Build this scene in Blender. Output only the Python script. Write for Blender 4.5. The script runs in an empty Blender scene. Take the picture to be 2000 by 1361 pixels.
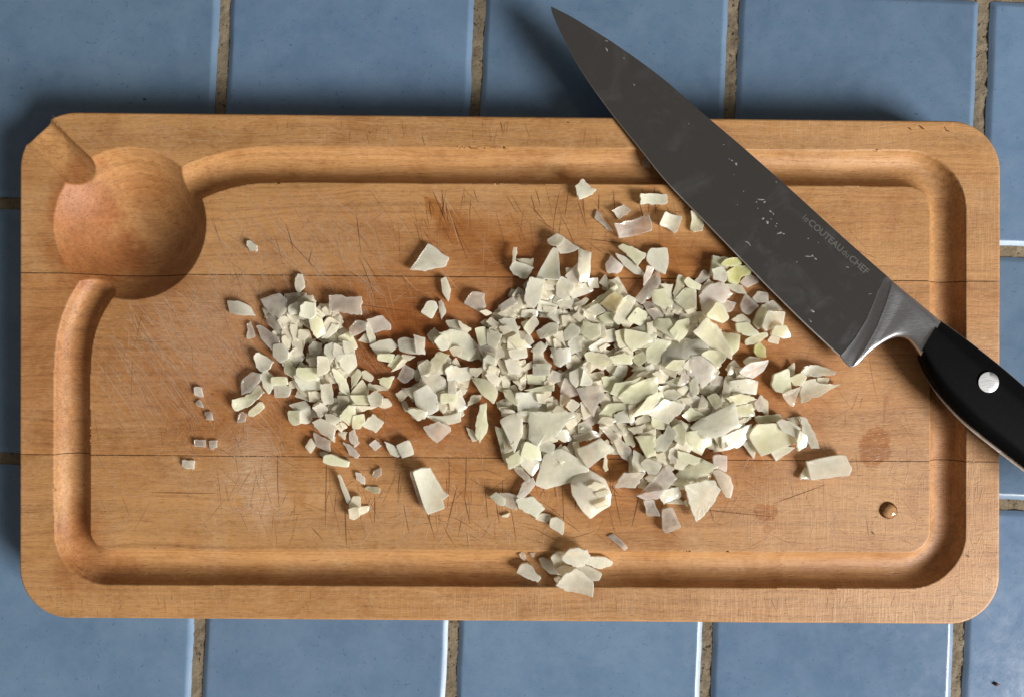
import bpy, math, random
import numpy as np
from mathutils import Vector

random.seed(7)
rng = np.random.default_rng(11)
SC = bpy.context.scene
COL = SC.collection

# ---------------------------------------------------------------- frame of reference
# plan units: 1 unit = 0.20866 mm on the top face of the board (board 400 mm long = 1917 units)
K = 0.00020866
FPX = 1444.0
D = FPX * K                 # camera height above the board's top face
T = 0.020                   # board thickness
CX, CY = 1000.0, 680.5

def W(px, py, z):
    """world point lying z metres above the board's top face, seen at (px, py)"""
    s = (D - z) / D
    return ((px - CX) * s * K, -(py - CY) * s * K, T + z)

# ---------------------------------------------------------------- camera, world, light
cam_d = bpy.data.cameras.new('camera')
cam_d.sensor_width = 36.0
cam_d.lens = 36.0 * FPX / 2000.0
cam_d.clip_start = 0.01
cam_d.clip_end = 50.0
cam = bpy.data.objects.new('camera', cam_d)
COL.objects.link(cam)
cam.location = (0, 0, T + D)
SC.camera = cam

world = bpy.data.worlds.new('World')
SC.world = world
world.use_nodes = True
bg = world.node_tree.nodes['Background']
bg.inputs['Color'].default_value = (1.0, 0.92, 0.83, 1)
bg.inputs['Strength'].default_value = 0.13

def area_lamp(name, loc, target, sx, sy, power, color):
    ld = bpy.data.lights.new(name, 'AREA')
    ld.shape = 'RECTANGLE'
    ld.size, ld.size_y = sx, sy
    ld.energy = power
    ld.color = color
    o = bpy.data.objects.new(name, ld)
    COL.objects.link(o)
    o.location = loc
    o.rotation_euler = (Vector(target) - Vector(loc)).to_track_quat('-Z', 'Y').to_euler()
    return o

area_lamp('window_light', (2.00, -1.30, 1.40), (0, 0, 0), 1.05, 1.15, 142.0, (1.0, 0.985, 0.96))

SC.view_settings.view_transform = 'Standard'
SC.view_settings.look = 'None'
SC.view_settings.exposure = 0.0
SC.view_settings.gamma = 1.0
SC.cycles.use_denoising = True
SC.cycles.max_bounces = 14
SC.cycles.transmission_bounces = 10

# ---------------------------------------------------------------- node helpers
class NT:
    def __init__(self, name):
        self.m = bpy.data.materials.new(name)
        self.m.use_nodes = True
        self.t = self.m.node_tree
        self.p = self.t.nodes['Principled BSDF']
    def n(self, typ, **kw):
        nd = self.t.nodes.new(typ)
        for k, v in kw.items():
            setattr(nd, k, v)
        return nd
    def put(self, sock, v):
        if isinstance(v, bpy.types.NodeSocket):
            self.t.links.new(v, sock)
        elif isinstance(v, (tuple, list)) and len(v) == 3 and sock.type == 'RGBA':
            sock.default_value = (*v, 1)
        else:
            sock.default_value = v
    def math(self, op, a, b=0.0, c=None, clamp=False):
        nd = self.n('ShaderNodeMath', operation=op, use_clamp=clamp)
        self.put(nd.inputs[0], a); self.put(nd.inputs[1], b)
        if c is not None: self.put(nd.inputs[2], c)
        return nd.outputs[0]
    def vmul(self, v, s):
        nd = self.n('ShaderNodeVectorMath', operation='MULTIPLY')
        self.put(nd.inputs[0], v); nd.inputs[1].default_value = s
        return nd.outputs[0]
    def vadd(self, v, s):
        nd = self.n('ShaderNodeVectorMath', operation='ADD')
        self.put(nd.inputs[0], v); self.put(nd.inputs[1], s)
        return nd.outputs[0]
    def noise(self, v, scale=1.0, detail=3.0, rough=0.55, dist=0.0):
        nd = self.n('ShaderNodeTexNoise')
        self.put(nd.inputs['Vector'], v)
        nd.inputs['Scale'].default_value = scale
        nd.inputs['Detail'].default_value = detail
        nd.inputs['Roughness'].default_value = rough
        nd.inputs['Distortion'].default_value = dist
        return nd.outputs['Fac']
    def rng(self, v, a, b, c=0.0, d=1.0):
        nd = self.n('ShaderNodeMapRange')
        nd.inputs['From Min'].default_value = a; nd.inputs['From Max'].default_value = b
        nd.inputs['To Min'].default_value = c; nd.inputs['To Max'].default_value = d
        self.put(nd.inputs['Value'], v)
        return nd.outputs['Result']
    def mix(self, f, a, b, mode='MIX'):
        nd = self.n('ShaderNodeMix', data_type='RGBA', blend_type=mode)
        self.put(nd.inputs[0], f); self.put(nd.inputs[6], a); self.put(nd.inputs[7], b)
        return nd.outputs[2]
    def attr(self, name):
        return self.n('ShaderNodeAttribute', attribute_name=name).outputs['Fac']
    def bump(self, h, strength, dist, normal=None):
        nd = self.n('ShaderNodeBump')
        nd.inputs['Strength'].default_value = strength
        nd.inputs['Distance'].default_value = dist
        self.put(nd.inputs['Height'], h)
        if normal is not None: self.put(nd.inputs['Normal'], normal)
        return nd.outputs[0]
    def set(self, **kw):
        for k, v in kw.items():
            self.put(self.p.inputs[k.replace('_', ' ')], v)

def wood_material():
    g = NT('beech_wood')
    co = g.n('ShaderNodeTexCoord').outputs['Object']
    info = g.n('ShaderNodeObjectInfo')
    cmb = g.n('ShaderNodeCombineXYZ')
    r = g.math('MULTIPLY', info.outputs['Random'], 9.0)
    g.put(cmb.inputs[0], r); g.put(cmb.inputs[1], r)
    v = g.vadd(co, cmb.outputs[0])
    wy = g.math('MULTIPLY', g.math('SUBTRACT', g.noise(g.vmul(v, (14, 30, 30)), 1, 3), 0.5), 0.010)
    wc = g.n('ShaderNodeCombineXYZ'); g.put(wc.inputs[1], wy)
    v = g.vadd(v, wc.outputs[0])
    warp = g.noise(g.vmul(v, (9, 30, 30)), 1, 2)
    band = g.noise(g.vmul(v, (4, 120, 420)), 1, 4, 0.6, 0.5)
    line = g.noise(g.vmul(v, (10, 620, 1500)), 1, 3, 0.6)
    blotch = g.noise(g.vmul(v, (22, 38, 38)), 1, 4, 0.6)
    fleck = g.rng(g.noise(g.vmul(v, (300, 1700, 1700)), 1, 2, 0.5), 0.59, 0.74)
    fleck2 = g.rng(g.noise(g.vmul(v, (110, 1000, 1000)), 1, 3, 0.55), 0.60, 0.72)
    fibre = g.noise(g.vmul(v, (90, 3000, 3000)), 1, 4, 0.65)
    mott = g.noise(g.vmul(v, (420, 800, 800)), 1, 4, 0.65)
    base = g.mix(g.rng(band, 0.36, 0.64), (0.295, 0.143, 0.046), (0.515, 0.270, 0.102))
    base = g.mix(g.rng(blotch, 0.35, 0.72, 0, 0.55), base, (0.58, 0.310, 0.120))
    base = g.mix(g.rng(warp, 0.5, 0.75, 0, 0.4), base, (0.42, 0.18, 0.058))
    base = g.mix(g.rng(line, 0.47, 0.66, 0, 0.55), base, (0.25, 0.102, 0.032))
    base = g.mix(1.0, base, info.outputs['Color'], 'MULTIPLY')
    base = g.mix(g.math('MULTIPLY', fleck, 0.55), base, (0.19, 0.072, 0.020))
    base = g.mix(g.math('MULTIPLY', fleck2, 0.60), base, (0.20, 0.078, 0.022))
    base = g.mix(g.rng(fibre, 0.35, 0.65, 0.0, 0.34), base, (0.66, 0.38, 0.165))
    base = g.mix(g.rng(mott, 0.45, 0.70, 0.0, 0.30), base, (0.66, 0.385, 0.18))
    grime = g.rng(g.noise(v, 55, 5, 0.65, 0.5), 0.48, 0.70, 0, 0.7)
    base = g.mix(grime, base, g.mix(1.0, base, (0.72, 0.60, 0.48), 'MULTIPLY'))
    pale = g.rng(g.noise(v, 21, 5, 0.7, 0.8), 0.50, 0.70, 0, 0.38)
    base = g.mix(g.math('MULTIPLY', pale, g.rng(mott, 0.35, 0.65, 0.3, 1.0)), base, (0.64, 0.41, 0.23))
    saw = g.rng(g.noise(g.vmul(v, (1100, 60, 60)), 1, 4, 0.65, 1.2), 0.48, 0.70)
    base = g.mix(g.math('MULTIPLY', g.math('MULTIPLY', saw, 0.50), g.attr('saw')), base, (0.74, 0.47, 0.26))
    wear = g.attr('wear')
    mp = g.n('ShaderNodeMapping'); g.put(mp.inputs['Vector'], co); mp.inputs['Rotation'].default_value = (0, 0, 0.95); mp.inputs['Scale'].default_value = (120, 2300, 1)
    mp2 = g.n('ShaderNodeMapping'); g.put(mp2.inputs['Vector'], co); mp2.inputs['Rotation'].default_value = (0, 0, -1.25); mp2.inputs['Scale'].default_value = (150, 2600, 1)
    wn = g.math('MAXIMUM', g.rng(g.noise(mp.outputs[0], 1, 3, 0.6), 0.50, 0.66), g.rng(g.noise(mp2.outputs[0], 1, 3, 0.6), 0.52, 0.68))
    wn = g.math('ADD', g.math('MULTIPLY', wn, 0.75), 0.25)
    base = g.mix(g.math('MULTIPLY', wear, wn, clamp=True), base, (0.70, 0.48, 0.31))
    red = g.attr('redden')
    base = g.mix(red, base, g.mix(1.0, base, (0.79, 0.61, 0.53), 'MULTIPLY'))
    wet = g.attr('wet')
    base = g.mix(wet, base, g.mix(1.0, base, (0.70, 0.475, 0.24), 'MULTIPLY'))
    g.set(Base_Color=base, Roughness=g.rng(wet, 0, 1, 0.50, 0.27), Specular_IOR_Level=0.4)
    h = g.math('ADD', g.math('MULTIPLY', fibre, 0.6), g.math('MULTIPLY', fleck, -0.6))
    h = g.math('ADD', h, g.math('MULTIPLY', mott, 0.45))
    h = g.math('ADD', h, g.math('MULTIPLY', g.math('MULTIPLY', saw, g.attr('saw')), 0.7))
    g.set(Normal=g.bump(h, 0.55, 0.00022))
    return g.m

def tile_material():
    g = NT('glazed_blue_tile')
    co = g.n('ShaderNodeTexCoord').outputs['Object']
    info = g.n('ShaderNodeObjectInfo')
    cmb = g.n('ShaderNodeCombineXYZ')
    g.put(cmb.inputs[0], g.math('MULTIPLY', info.outputs['Random'], 31.0))
    g.put(cmb.inputs[2], g.math('MULTIPLY', info.outputs['Random'], 17.0))
    v = g.vadd(co, cmb.outputs[0])
    a = g.noise(v, 42, 5, 0.6, 0.4)
    b = g.noise(v, 160, 4, 0.6)
    c = g.rng(g.noise(v, 620, 2, 0.5), 0.66, 0.76)
    st = g.rng(g.noise(g.vmul(v, (500, 900, 900)), 1, 2), 0.62, 0.75)
    base = g.mix(g.rng(a, 0.30, 0.70), (0.115, 0.188, 0.296), (0.156, 0.240, 0.356))
    base = g.mix(g.rng(b, 0.42, 0.75, 0, 0.40), base, (0.185, 0.262, 0.372))
    base = g.mix(g.math('MULTIPLY', c, 0.45), base, (0.030, 0.062, 0.13))
    base = g.mix(g.math('MULTIPLY', st, 0.22), base, (0.04, 0.085, 0.17))
    base = g.mix(1.0, base, info.outputs['Color'], 'MULTIPLY')
    edge = g.attr('glaze_edge')
    base = g.mix(g.math('MULTIPLY', edge, 0.2), base, (0.22, 0.34, 0.50))
    g.set(Base_Color=base, Roughness=g.math('ADD', g.rng(b, 0.3, 0.7, 0.13, 0.19), g.math('MULTIPLY', edge, 0.20)), Specular_IOR_Level=0.45)
    h = g.math('ADD', g.math('MULTIPLY', a, 1.0), g.math('MULTIPLY', b, 0.25))
    g.set(Normal=g.bump(h, 0.14, 0.0010))
    return g.m

def grout_material():
    g = NT('cement_grout')
    co = g.n('ShaderNodeTexCoord').outputs['Object']
    a = g.noise(co, 130, 4, 0.65)
    b = g.noise(co, 700, 4, 0.7)
    c = g.rng(g.noise(co, 420, 3, 0.6), 0.60, 0.70)
    base = g.mix(g.rng(a, 0.35, 0.66), (0.115, 0.090, 0.058), (0.26, 0.21, 0.142))
    base = g.mix(g.rng(b, 0.35, 0.7, 0, 0.6), base, (0.29, 0.236, 0.165))
    base = g.mix(g.math('MULTIPLY', c, 0.8), base, (0.028, 0.02, 0.012))
    g.set(Base_Color=base, Roughness=0.9, Specular_IOR_Level=0.2)
    h = g.math('ADD', b, g.math('MULTIPLY', c, -0.7))
    g.set(Normal=g.bump(h, 0.55, 0.0007))
    return g.m

def onion_material():
    g = NT('raw_onion_flesh')
    co = g.n('ShaderNodeTexCoord').outputs['Object']
    info = g.n('ShaderNodeObjectInfo')
    n1 = g.noise(co, 260, 3, 0.6)
    n2 = g.noise(g.vmul(co, (150, 1900, 700)), 1, 3, 0.55)
    base = g.mix(g.rng(n1, 0.35, 0.7, 0, 0.25), info.outputs['Color'], (0.998, 0.95, 0.82))
    base = g.mix(g.rng(n2, 0.46, 0.68, 0, 0.28), base, (0.96, 0.87, 0.60))
    rim = g.attr('rim')
    base = g.mix(g.math('MULTIPLY', rim, 0.3), base, (1.0, 0.96, 0.82))
    nrm = g.bump(g.math('ADD', g.math('MULTIPLY', n2, 0.9), g.math('MULTIPLY', n1, 0.5)), 0.16, 0.0004)
    g.set(Base_Color=base, Roughness=g.rng(n1, 0.3, 0.7, 0.16, 0.30), IOR=1.38,
          Subsurface_Weight=0.35, Subsurface_Radius=(0.0018, 0.0018, 0.0018), Subsurface_Scale=1.0, Normal=nrm, Coat_Weight=0.7, Coat_Roughness=0.10, Coat_IOR=1.4)
    tl = g.n('ShaderNodeBsdfTranslucent')
    g.put(tl.inputs['Color'], g.mix(0.6, base, (0.98, 0.95, 0.82)))
    m1 = g.n('ShaderNodeMixShader'); m1.inputs[0].default_value = 0.0
    g.t.links.new(g.p.outputs[0], m1.inputs[1]); g.t.links.new(tl.outputs[0], m1.inputs[2])
    tp = g.n('ShaderNodeBsdfTransparent')
    g.put(tp.inputs['Color'], g.mix(0.75, base, (1.0, 0.985, 0.95)))
    gl = g.n('ShaderNodeBsdfGlossy'); gl.inputs['Roughness'].default_value = 0.18
    g.put(gl.inputs['Normal'], nrm)
    m2 = g.n('ShaderNodeMixShader')
    g.put(m2.inputs[0], g.math('MULTIPLY', info.outputs['Alpha'], g.math('MULTIPLY', g.rng(n1, 0.3, 0.7, 1.12, 0.85), g.math('SUBTRACT', 1.0, g.math('MULTIPLY', rim, 0.25))), clamp=True))
    g.t.links.new(m1.outputs[0], m2.inputs[1]); g.t.links.new(tp.outputs[0], m2.inputs[2])
    m3 = g.n('ShaderNodeMixShader')
    fr = g.n('ShaderNodeFresnel'); fr.inputs[0].default_value = 1.36
    g.put(m3.inputs[0], g.math('MULTIPLY', fr.outputs[0], g.math('MULTIPLY', info.outputs['Alpha'], 0.9)))
    g.t.links.new(m2.outputs[0], m3.inputs[1]); g.t.links.new(gl.outputs[0], m3.inputs[2])
    g.t.links.new(m3.outputs[0], g.t.nodes['Material Output'].inputs['Surface'])
    return g.m

def steel_material(name, col, rough, streak=False):
    g = NT(name)
    co = g.n('ShaderNodeTexCoord').outputs['Object']
    if streak:
        n = g.noise(g.vmul(co, (500, 3200, 900)), 1, 3, 0.6)
        big = g.noise(co, 90, 3)
        g.set(Base_Color=g.mix(g.rng(n, 0.3, 0.7, 0, 0.5), col, tuple(c * 0.72 for c in col)),
              Roughness=g.math('ADD', g.rng(n, 0.3, 0.7, rough - 0.05, rough + 0.1), g.rng(big, .4, .7, 0, .06)),
              Normal=g.bump(n, 0.25, 0.0002))
    else:
        sm = g.rng(g.noise(co, 70, 5, 0.62, 0.8), 0.52, 0.72)
        mp = g.n('ShaderNodeMapping'); g.put(mp.inputs['Vector'], co); mp.inputs['Rotation'].default_value = (0, 0, 0.70); mp.inputs['Scale'].default_value = (4200, 60, 60)
        gr = g.noise(mp.outputs[0], 1, 3, 0.6)
        g.set(Normal=g.bump(gr, 0.10, 0.00008))
        fine = g.rng(g.noise(co, 700, 3, 0.6), 0.62, 0.74)
        g.set(Base_Color=g.mix(g.math('MULTIPLY', sm, 0.22), col, (0.80, 0.84, 0.95)),
              Roughness=g.math('ADD', g.math('MULTIPLY', sm, 0.08), g.math('ADD', g.math('MULTIPLY', fine, 0.05), rough)))
    g.set(Metallic=1.0)
    return g.m

def plain(name, col, rough, spec=0.5, alpha=1.0, noise=0.0, bump=0.0):
    g = NT(name)
    if noise:
        co = g.n('ShaderNodeTexCoord').outputs['Object']
        n = g.noise(co, 700, 4, 0.65)
        g.set(Base_Color=g.mix(g.rng(n, 0.35, 0.7), tuple(c * (1 - noise) for c in col), tuple(c * (1 + noise) for c in col)))
        if bump: g.set(Normal=g.bump(n, bump, 0.0003))
    else:
        g.set(Base_Color=col)
    g.set(Roughness=rough, Specular_IOR_Level=spec, Alpha=alpha)
    return g.m

M_WOOD = wood_material()
M_TILE = tile_material()
M_GROUT = grout_material()
M_ONION = onion_material()
M_BLADE = steel_material('blade_steel', (0.37, 0.365, 0.36), 0.17)
M_BOLSTER = steel_material('brushed_steel', (0.62, 0.62, 0.64), 0.36, True)
M_TANG = steel_material('tang_steel', (0.34, 0.27, 0.215), 0.38)
M_RIVET = steel_material('rivet_steel', (0.42, 0.42, 0.42), 0.5, True)
M_HANDLE = plain('black_handle', (0.0022, 0.0022, 0.0025), 0.6, 0.06, 1, 0.3, 0.12)
M_ETCH = plain('etched_lettering', (0.120, 0.116, 0.105), 0.6, 0.2)

# ---------------------------------------------------------------- mesh helpers
def link(o, parent=None):
    COL.objects.link(o)
    if parent is not None: o.parent = parent
    return o

def mesh_obj(name, verts, faces, mat, parent=None, smooth=True, angle=None, origin=None):
    v = np.asarray(verts, dtype=np.float64)
    if origin is not None: v = v - np.asarray(origin)
    me = bpy.data.meshes.new(name)
    me.from_pydata(v.tolist(), [], faces)
    me.polygons.foreach_set('use_smooth', [smooth] * len(me.polygons))
    me.update()
    if angle is not None: me.set_sharp_from_angle(angle=math.radians(angle))
    me.materials.append(mat)
    o = bpy.data.objects.new(name, me)
    if origin is not None: o.location = origin
    return link(o, parent)

def empty(name, loc=(0, 0, 0)):
    o = bpy.data.objects.new(name, None)
    o.location = loc
    o.empty_display_size = 0.01
    return link(o)

def tag(o, label=None, category=None, group=None, kind=None):
    if label: o['label'] = label
    if category: o['category'] = category
    if group: o['group'] = group
    if kind: o['kind'] = kind
    return o

def vnoise(x, y, s, seed=0):
    """smooth pseudo-noise about -1..1 for arrays"""
    r = np.random.default_rng(seed)
    out = np.zeros_like(x, dtype=np.float64)
    for _ in range(7):
        a = r.uniform(0, 2 * math.pi); f = s * r.uniform(0.5, 1.9); ph = r.uniform(0, 6.28)
        out += np.sin((x * math.cos(a) + y * math.sin(a)) * f + ph + 1.3 * np.sin(f * 0.7 * (y - x) + ph * 2))
    return out / 3.6

# ---------------------------------------------------------------- tiled worktop (structure)
KT = (D + T) / FPX           # metres per photo unit on the tile plane
def TP(px, py): return ((px - CX) * KT, -(py - CY) * KT)
VL = [(-553, -609), (-58.5, -113), (438, 383), (937, 880), (1434.6, 1378), (1926, 1870), (2416, 2361), (2906, 2852)]   # x at y=0 and at y=1361
HL = [(-1099, -1000), (-601, -502), (-102.5, -8), (396.5, 492), (895.5, 986.5), (1394.5, 1481), (1893, 1976), (2392, 2470)]  # y at x=18 and x=1978
def cross(i, j):
    x, y = 1000.0, 700.0
    for _ in range(8):
        x = VL[i][0] + (VL[i][1] - VL[i][0]) * y / 1361.0
        y = HL[j][0] + (HL[j][1] - HL[j][0]) * (x - 18) / 1960.0
    return np.array([x, y])

GW = 11.5                    # half joint width in photo units
# grout: rough strips below the tile tops, joined into the worktop's own mesh
gv, gf = [], []
def grout_strip(a, b, wid, zoff, seed):
    a, b = np.array(a, float), np.array(b, float)
    L = np.linalg.norm(b - a); d = (b - a) / L; nrm = np.array([-d[1], d[0]])
    n = int(L / 4.5); m = 7
    t = np.linspace(0, L, n)[:, None]; w = np.linspace(-wid, wid, m)[None, :]
    X = a[0] + d[0] * t + nrm[0] * w; Y = a[1] + d[1] * t + nrm[1] * w
    r = np.random.default_rng(seed)
    z = -0.0014 - zoff + 0.00025 * vnoise(X, Y, 0.10, seed) + 0.00012 * r.normal(size=X.shape)
    base = len(gv)
    for i in range(n):
        for j in range(m):
            x, y = TP(X[i, j], Y[i, j]); gv.append((x, y, z[i, j]))
    for i in range(n - 1):
        for j in range(m - 1):
            q = base + i * m + j
            gf.append((q, q + 1, q + m + 1, q + m))
for i in range(1, 7): grout_strip(cross(i, 0), cross(i, 7), 15, 0, 40 + i)
for j in range(1, 7): grout_strip(cross(0, j), cross(7, j), 15, 0.0003, 60 + j)
b = len(gv)
for p in (cross(0, 0), cross(7, 0), cross(7, 7), cross(0, 7)):
    gv.append((*TP(*p), -0.0032))
gf.append((b, b + 3, b + 2, b + 1))
top = mesh_obj('worktop', gv, gf, M_GROUT)
tag(top, 'kitchen worktop of square blue tiles with rough brown grout joints', None, None, 'structure')

def make_tile(i, j):
    seed = i * 10 + j
    r = np.random.default_rng(seed)
    c = [cross(i, j), cross(i + 1, j), cross(i + 1, j + 1), cross(i, j + 1)]
    e1 = c[1] - c[0]; e1 /= np.linalg.norm(e1); e2 = c[3] - c[0]; e2 /= np.linalg.norm(e2)
    g = GW + r.uniform(-0.8, 0.8)
    Q = [c[0] + g * e1 + g * e2, c[1] - g * e1 + g * e2, c[2] - g * e1 - g * e2, c[3] + g * e1 - g * e2]
    # outline in the unit square with rounded corners
    uv = []
    L = np.linalg.norm(Q[1] - Q[0]); rc = 5.0 / L; nside = 26
    for k, (cx, cy, a0) in enumerate([(rc, rc, 180), (1 - rc, rc, 270), (1 - rc, 1 - rc, 0), (rc, 1 - rc, 90)]):
        for s in range(5):
            a = math.radians(a0 + 90 * s / 4)
            uv.append((cx + rc * math.cos(a), cy + rc * math.sin(a)))
        nx = [(1 - rc, 0), (1, 1 - rc), (rc, 1), (0, rc)][k]
        st = uv[-1]
        for s in range(1, nside):
            f = s / nside
            uv.append((st[0] + (nx[0] - st[0]) * f, st[1] + (nx[1] - st[1]) * f))
    uv = np.array(uv)
    wav = vnoise(uv[:, 0] * 40, uv[:, 1] * 40, 0.55, seed) * 1.0 / L + r.normal(size=len(uv)) * 0.16 / L
    def ring(inset, fade):
        p = uv - 0.5
        s = 1 - 2 * (inset / L)
        q = p * s + np.sign(p) * 0
        rad = p / np.maximum(np.abs(p).max(axis=1, keepdims=True), 1e-6) * wav[:, None] * fade
        q = q + rad + 0.5
        u, v = q[:, :1], q[:, 1:]
        return (1 - u) * (1 - v) * Q[0] + u * (1 - v) * Q[1] + u * v * Q[2] + (1 - u) * v * Q[3]
    dz = r.uniform(-0.00012, 0.00008)
    prof = [(0.0, -0.0036, 1), (0.0, -0.00112, 1), (4.2, -0.00062, .9), (8.4, -0.00015, .5), (10.2, -0.00004, .3), (12.5, 0.0, .1), (15, 0.0, 0), (20, 0.0, 0)]
    verts, edge = [], []
    for ins, z, f in prof:
        for p in ring(ins, f):
            verts.append((*TP(*p), z + dz)); edge.append(1.0 if ins < 8 else max(0.0, 1 - (ins - 8) / 5.0))
    n = len(uv); faces = []
    for k in range(len(prof) - 1):
        for s in range(n):
            a, b2 = k * n + s, k * n + (s + 1) % n
            faces.append((a, a + n, b2 + n, b2))
    faces.append(tuple(range((len(prof) - 1) * n, len(prof) * n))[::-1])
    org = (*TP(*(sum(Q) / 4)), 0)
    o = mesh_obj('tile', verts, faces, M_TILE, top, True, 40, org)
    at = o.data.attributes.new('glaze_edge', 'FLOAT', 'POINT')
    at.data.foreach_set('value', edge)
    k = r.uniform(0.89, 1.07)
    o.color = (k * r.uniform(.97, 1.03), k, k * r.uniform(.97, 1.03), 1)
for i in range(7):
    for j in range(7):
        make_tile(i, j)

# ---------------------------------------------------------------- cutting board
UNIT = K                     # 1 plan unit in metres
BW, BH, BR, BRT = 1917.0, 985.0, 98.0, 112.0
TL, TR, BL, BRC = np.array([38, 218.]), np.array([1955, 237.]), np.array([37, 1206.]), np.array([1953, 1219.])

def catmull(P, step=6.0):
    P = [np.array(p, float) for p in P]
    Q = [P[0]]
    for a, b in zip(P[:-1], P[1:]):          # long straight runs get points of their own
        L = np.linalg.norm(b - a)
        if L > 150: Q += [a + (b - a) * 30 / L] + [a + (b - a) * t for t in np.linspace(60 / L, 1 - 60 / L, max(2, int(L / 90)))] + [b - (b - a) * 30 / L]
        Q.append(b)
    P = Q
    P = [2 * P[0] - P[1]] + P + [2 * P[-1] - P[-2]]
    out = []
    for i in range(1, len(P) - 2):
        p0, p1, p2, p3 = P[i - 1:i + 3]
        n = max(2, int(np.linalg.norm(p2 - p1) / step)) if np.linalg.norm(p2 - p1) < 200 else 2
        for k in range(n):
            t = k / n
            if n == 2: out.append(p1 + (p2 - p1) * t)
            else: out.append(0.5 * ((2 * p1) + (-p0 + p2) * t + (2 * p0 - 5 * p1 + 4 * p2 - p3) * t * t + (-p0 + 3 * p1 - 3 * p2 + p3) * t ** 3))
    out.append(P[-2])
    return np.array(out)

def arc(cx, cy, r, a0, a1, n=9):
    return [(cx + r * math.cos(math.radians(a0 + (a1 - a0) * i / n)), cy + r * math.sin(math.radians(a0 + (a1 - a0) * i / n))) for i in range(n + 1)]

GROOVE = catmull([(330, 384), (352, 371), (385, 353), (430, 337), (490, 325), (560, 322), (640, 322)] +
                 [(1700, 329), (1740, 329.3)] + arc(1772, 409, 79.5, -90, 0) + [(1851.5, 440), (1851.5, 1000)] +
                 arc(1774, 1036, 77.5, 0, 90) + [(1740, 1113.6), (260, 1106.4)] + arc(211, 1036, 70, 90, 180) +
                 [(141, 1000), (140.5, 760), (141.5, 710), (147, 660), (163, 608), (190, 562), (218, 526)])
BOWL = (254.0, 437.0, 148.5)
SP0, SP1 = np.array([20., 207.]), np.array([210., 387.])

def seg_dist(X, Y, path):
    X = X.ravel().astype(np.float32); Y = Y.ravel().astype(np.float32)
    out = np.full(X.shape, 1e9, np.float32)
    A = path[:-1].astype(np.float32); B = path[1:].astype(np.float32)
    d = B - A; L2 = (d ** 2).sum(1) + 1e-9
    for k in range(len(A)):
        x0, x1 = min(A[k, 0], B[k, 0]) - 60, max(A[k, 0], B[k, 0]) + 60
        y0, y1 = min(A[k, 1], B[k, 1]) - 60, max(A[k, 1], B[k, 1]) + 60
        m = np.nonzero((X > x0) & (X < x1) & (Y > y0) & (Y < y1))[0]
        if len(m) == 0: continue
        px = X[m] - A[k, 0]; py = Y[m] - A[k, 1]
        t = np.clip((px * d[k, 0] + py * d[k, 1]) / L2[k], 0, 1)
        dd = np.hypot(px - t * d[k, 0], py - t * d[k, 1])
        out[m] = np.minimum(out[m], dd)
    return out.astype(np.float64)

GHW, SHW = 35.0, 34.5
def fields(X, Y):
    sh = X.shape
    g = seg_dist(X, Y, GROOVE).reshape(sh)
    b = np.hypot(X - BOWL[0], Y - BOWL[1])
    s = seg_dist(X, Y, np.array([SP0, SP1])).reshape(sh)
    return g, b, s
def wob(X, Y): return 0.12 * vnoise(X, Y, 0.16, 3) + 0.4 * vnoise(X, Y, 0.022, 4)
def rimfield(X, Y):
    g, b, s = fields(X, Y)
    return np.minimum(np.minimum(g - GHW, b - BOWL[2]), s - SHW) + wob(X, Y)
CR = 36.6                    # cutter radius
BSR = 186.0                  # bowl sphere radius
def carve(X, Y):
    """depth below the top face, in plan units, >= 0"""
    g, b, s = fields(X, Y)
    w = wob(X, Y)
    g, b, s = g + w, b + w, s + w
    dg = np.where(g < GHW, np.sqrt(np.maximum(CR ** 2 - g ** 2, 0)) - math.sqrt(CR ** 2 - GHW ** 2), 0)
    ds = np.where(s < SHW, np.sqrt(np.maximum(CR ** 2 - s ** 2, 0)) - math.sqrt(CR ** 2 - SHW ** 2), 0)
    ds = ds * np.clip(0.52 + 0.48 * (X - 62) / 55.0, 0.52, 1.0)
    db = np.where(b < BOWL[2], np.sqrt(np.maximum(BSR ** 2 - b ** 2, 0)) - math.sqrt(BSR ** 2 - BOWL[2] ** 2), 0)
    return np.maximum(np.maximum(dg, ds), np.maximum(db, 0))

def xoff_left(v):
    vv = np.minimum(v, BH - v)
    q = np.where(v < BH / 2, BRT, BR)
    return np.where(vv < q, q - np.sqrt(np.maximum(q ** 2 - (q - vv) ** 2, 0)), 0)
def xoff_right(v):
    vv = np.minimum(v, BH - v)
    return np.where(vv < BR, BR - np.sqrt(np.maximum(BR ** 2 - (BR - vv) ** 2, 0)), 0)
def outline_dist(u, v):
    br = np.where((u < BW / 2) & (v < BH / 2), BRT, BR)
    qx = np.abs(u - BW / 2) - (BW / 2 - br); qy = np.abs(v - BH / 2) - (BH / 2 - br)
    d = -(np.hypot(np.maximum(qx, 0), np.maximum(qy, 0)) + np.minimum(np.maximum(qx, qy), 0) - br)
    return np.maximum(d, 0)

def blob(X, Y, cx, cy, rx, ry, ang=0.0, hard=0.25, amp=0.25, seed=1):
    a = math.radians(ang)
    dx, dy = X - cx, Y - cy
    p = (dx * math.cos(a) + dy * math.sin(a)) / rx; q = (-dx * math.sin(a) + dy * math.cos(a)) / ry
    r = np.hypot(p, q) + amp * vnoise(X, Y, 4.0 / max(rx, ry), seed) * 0.5 + amp * 0.3 * vnoise(X, Y, 12.0 / max(rx, ry), seed + 9)
    t = np.clip((1 + hard - r) / (2 * hard), 0, 1)
    return t * t * (3 - 2 * t)

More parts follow.
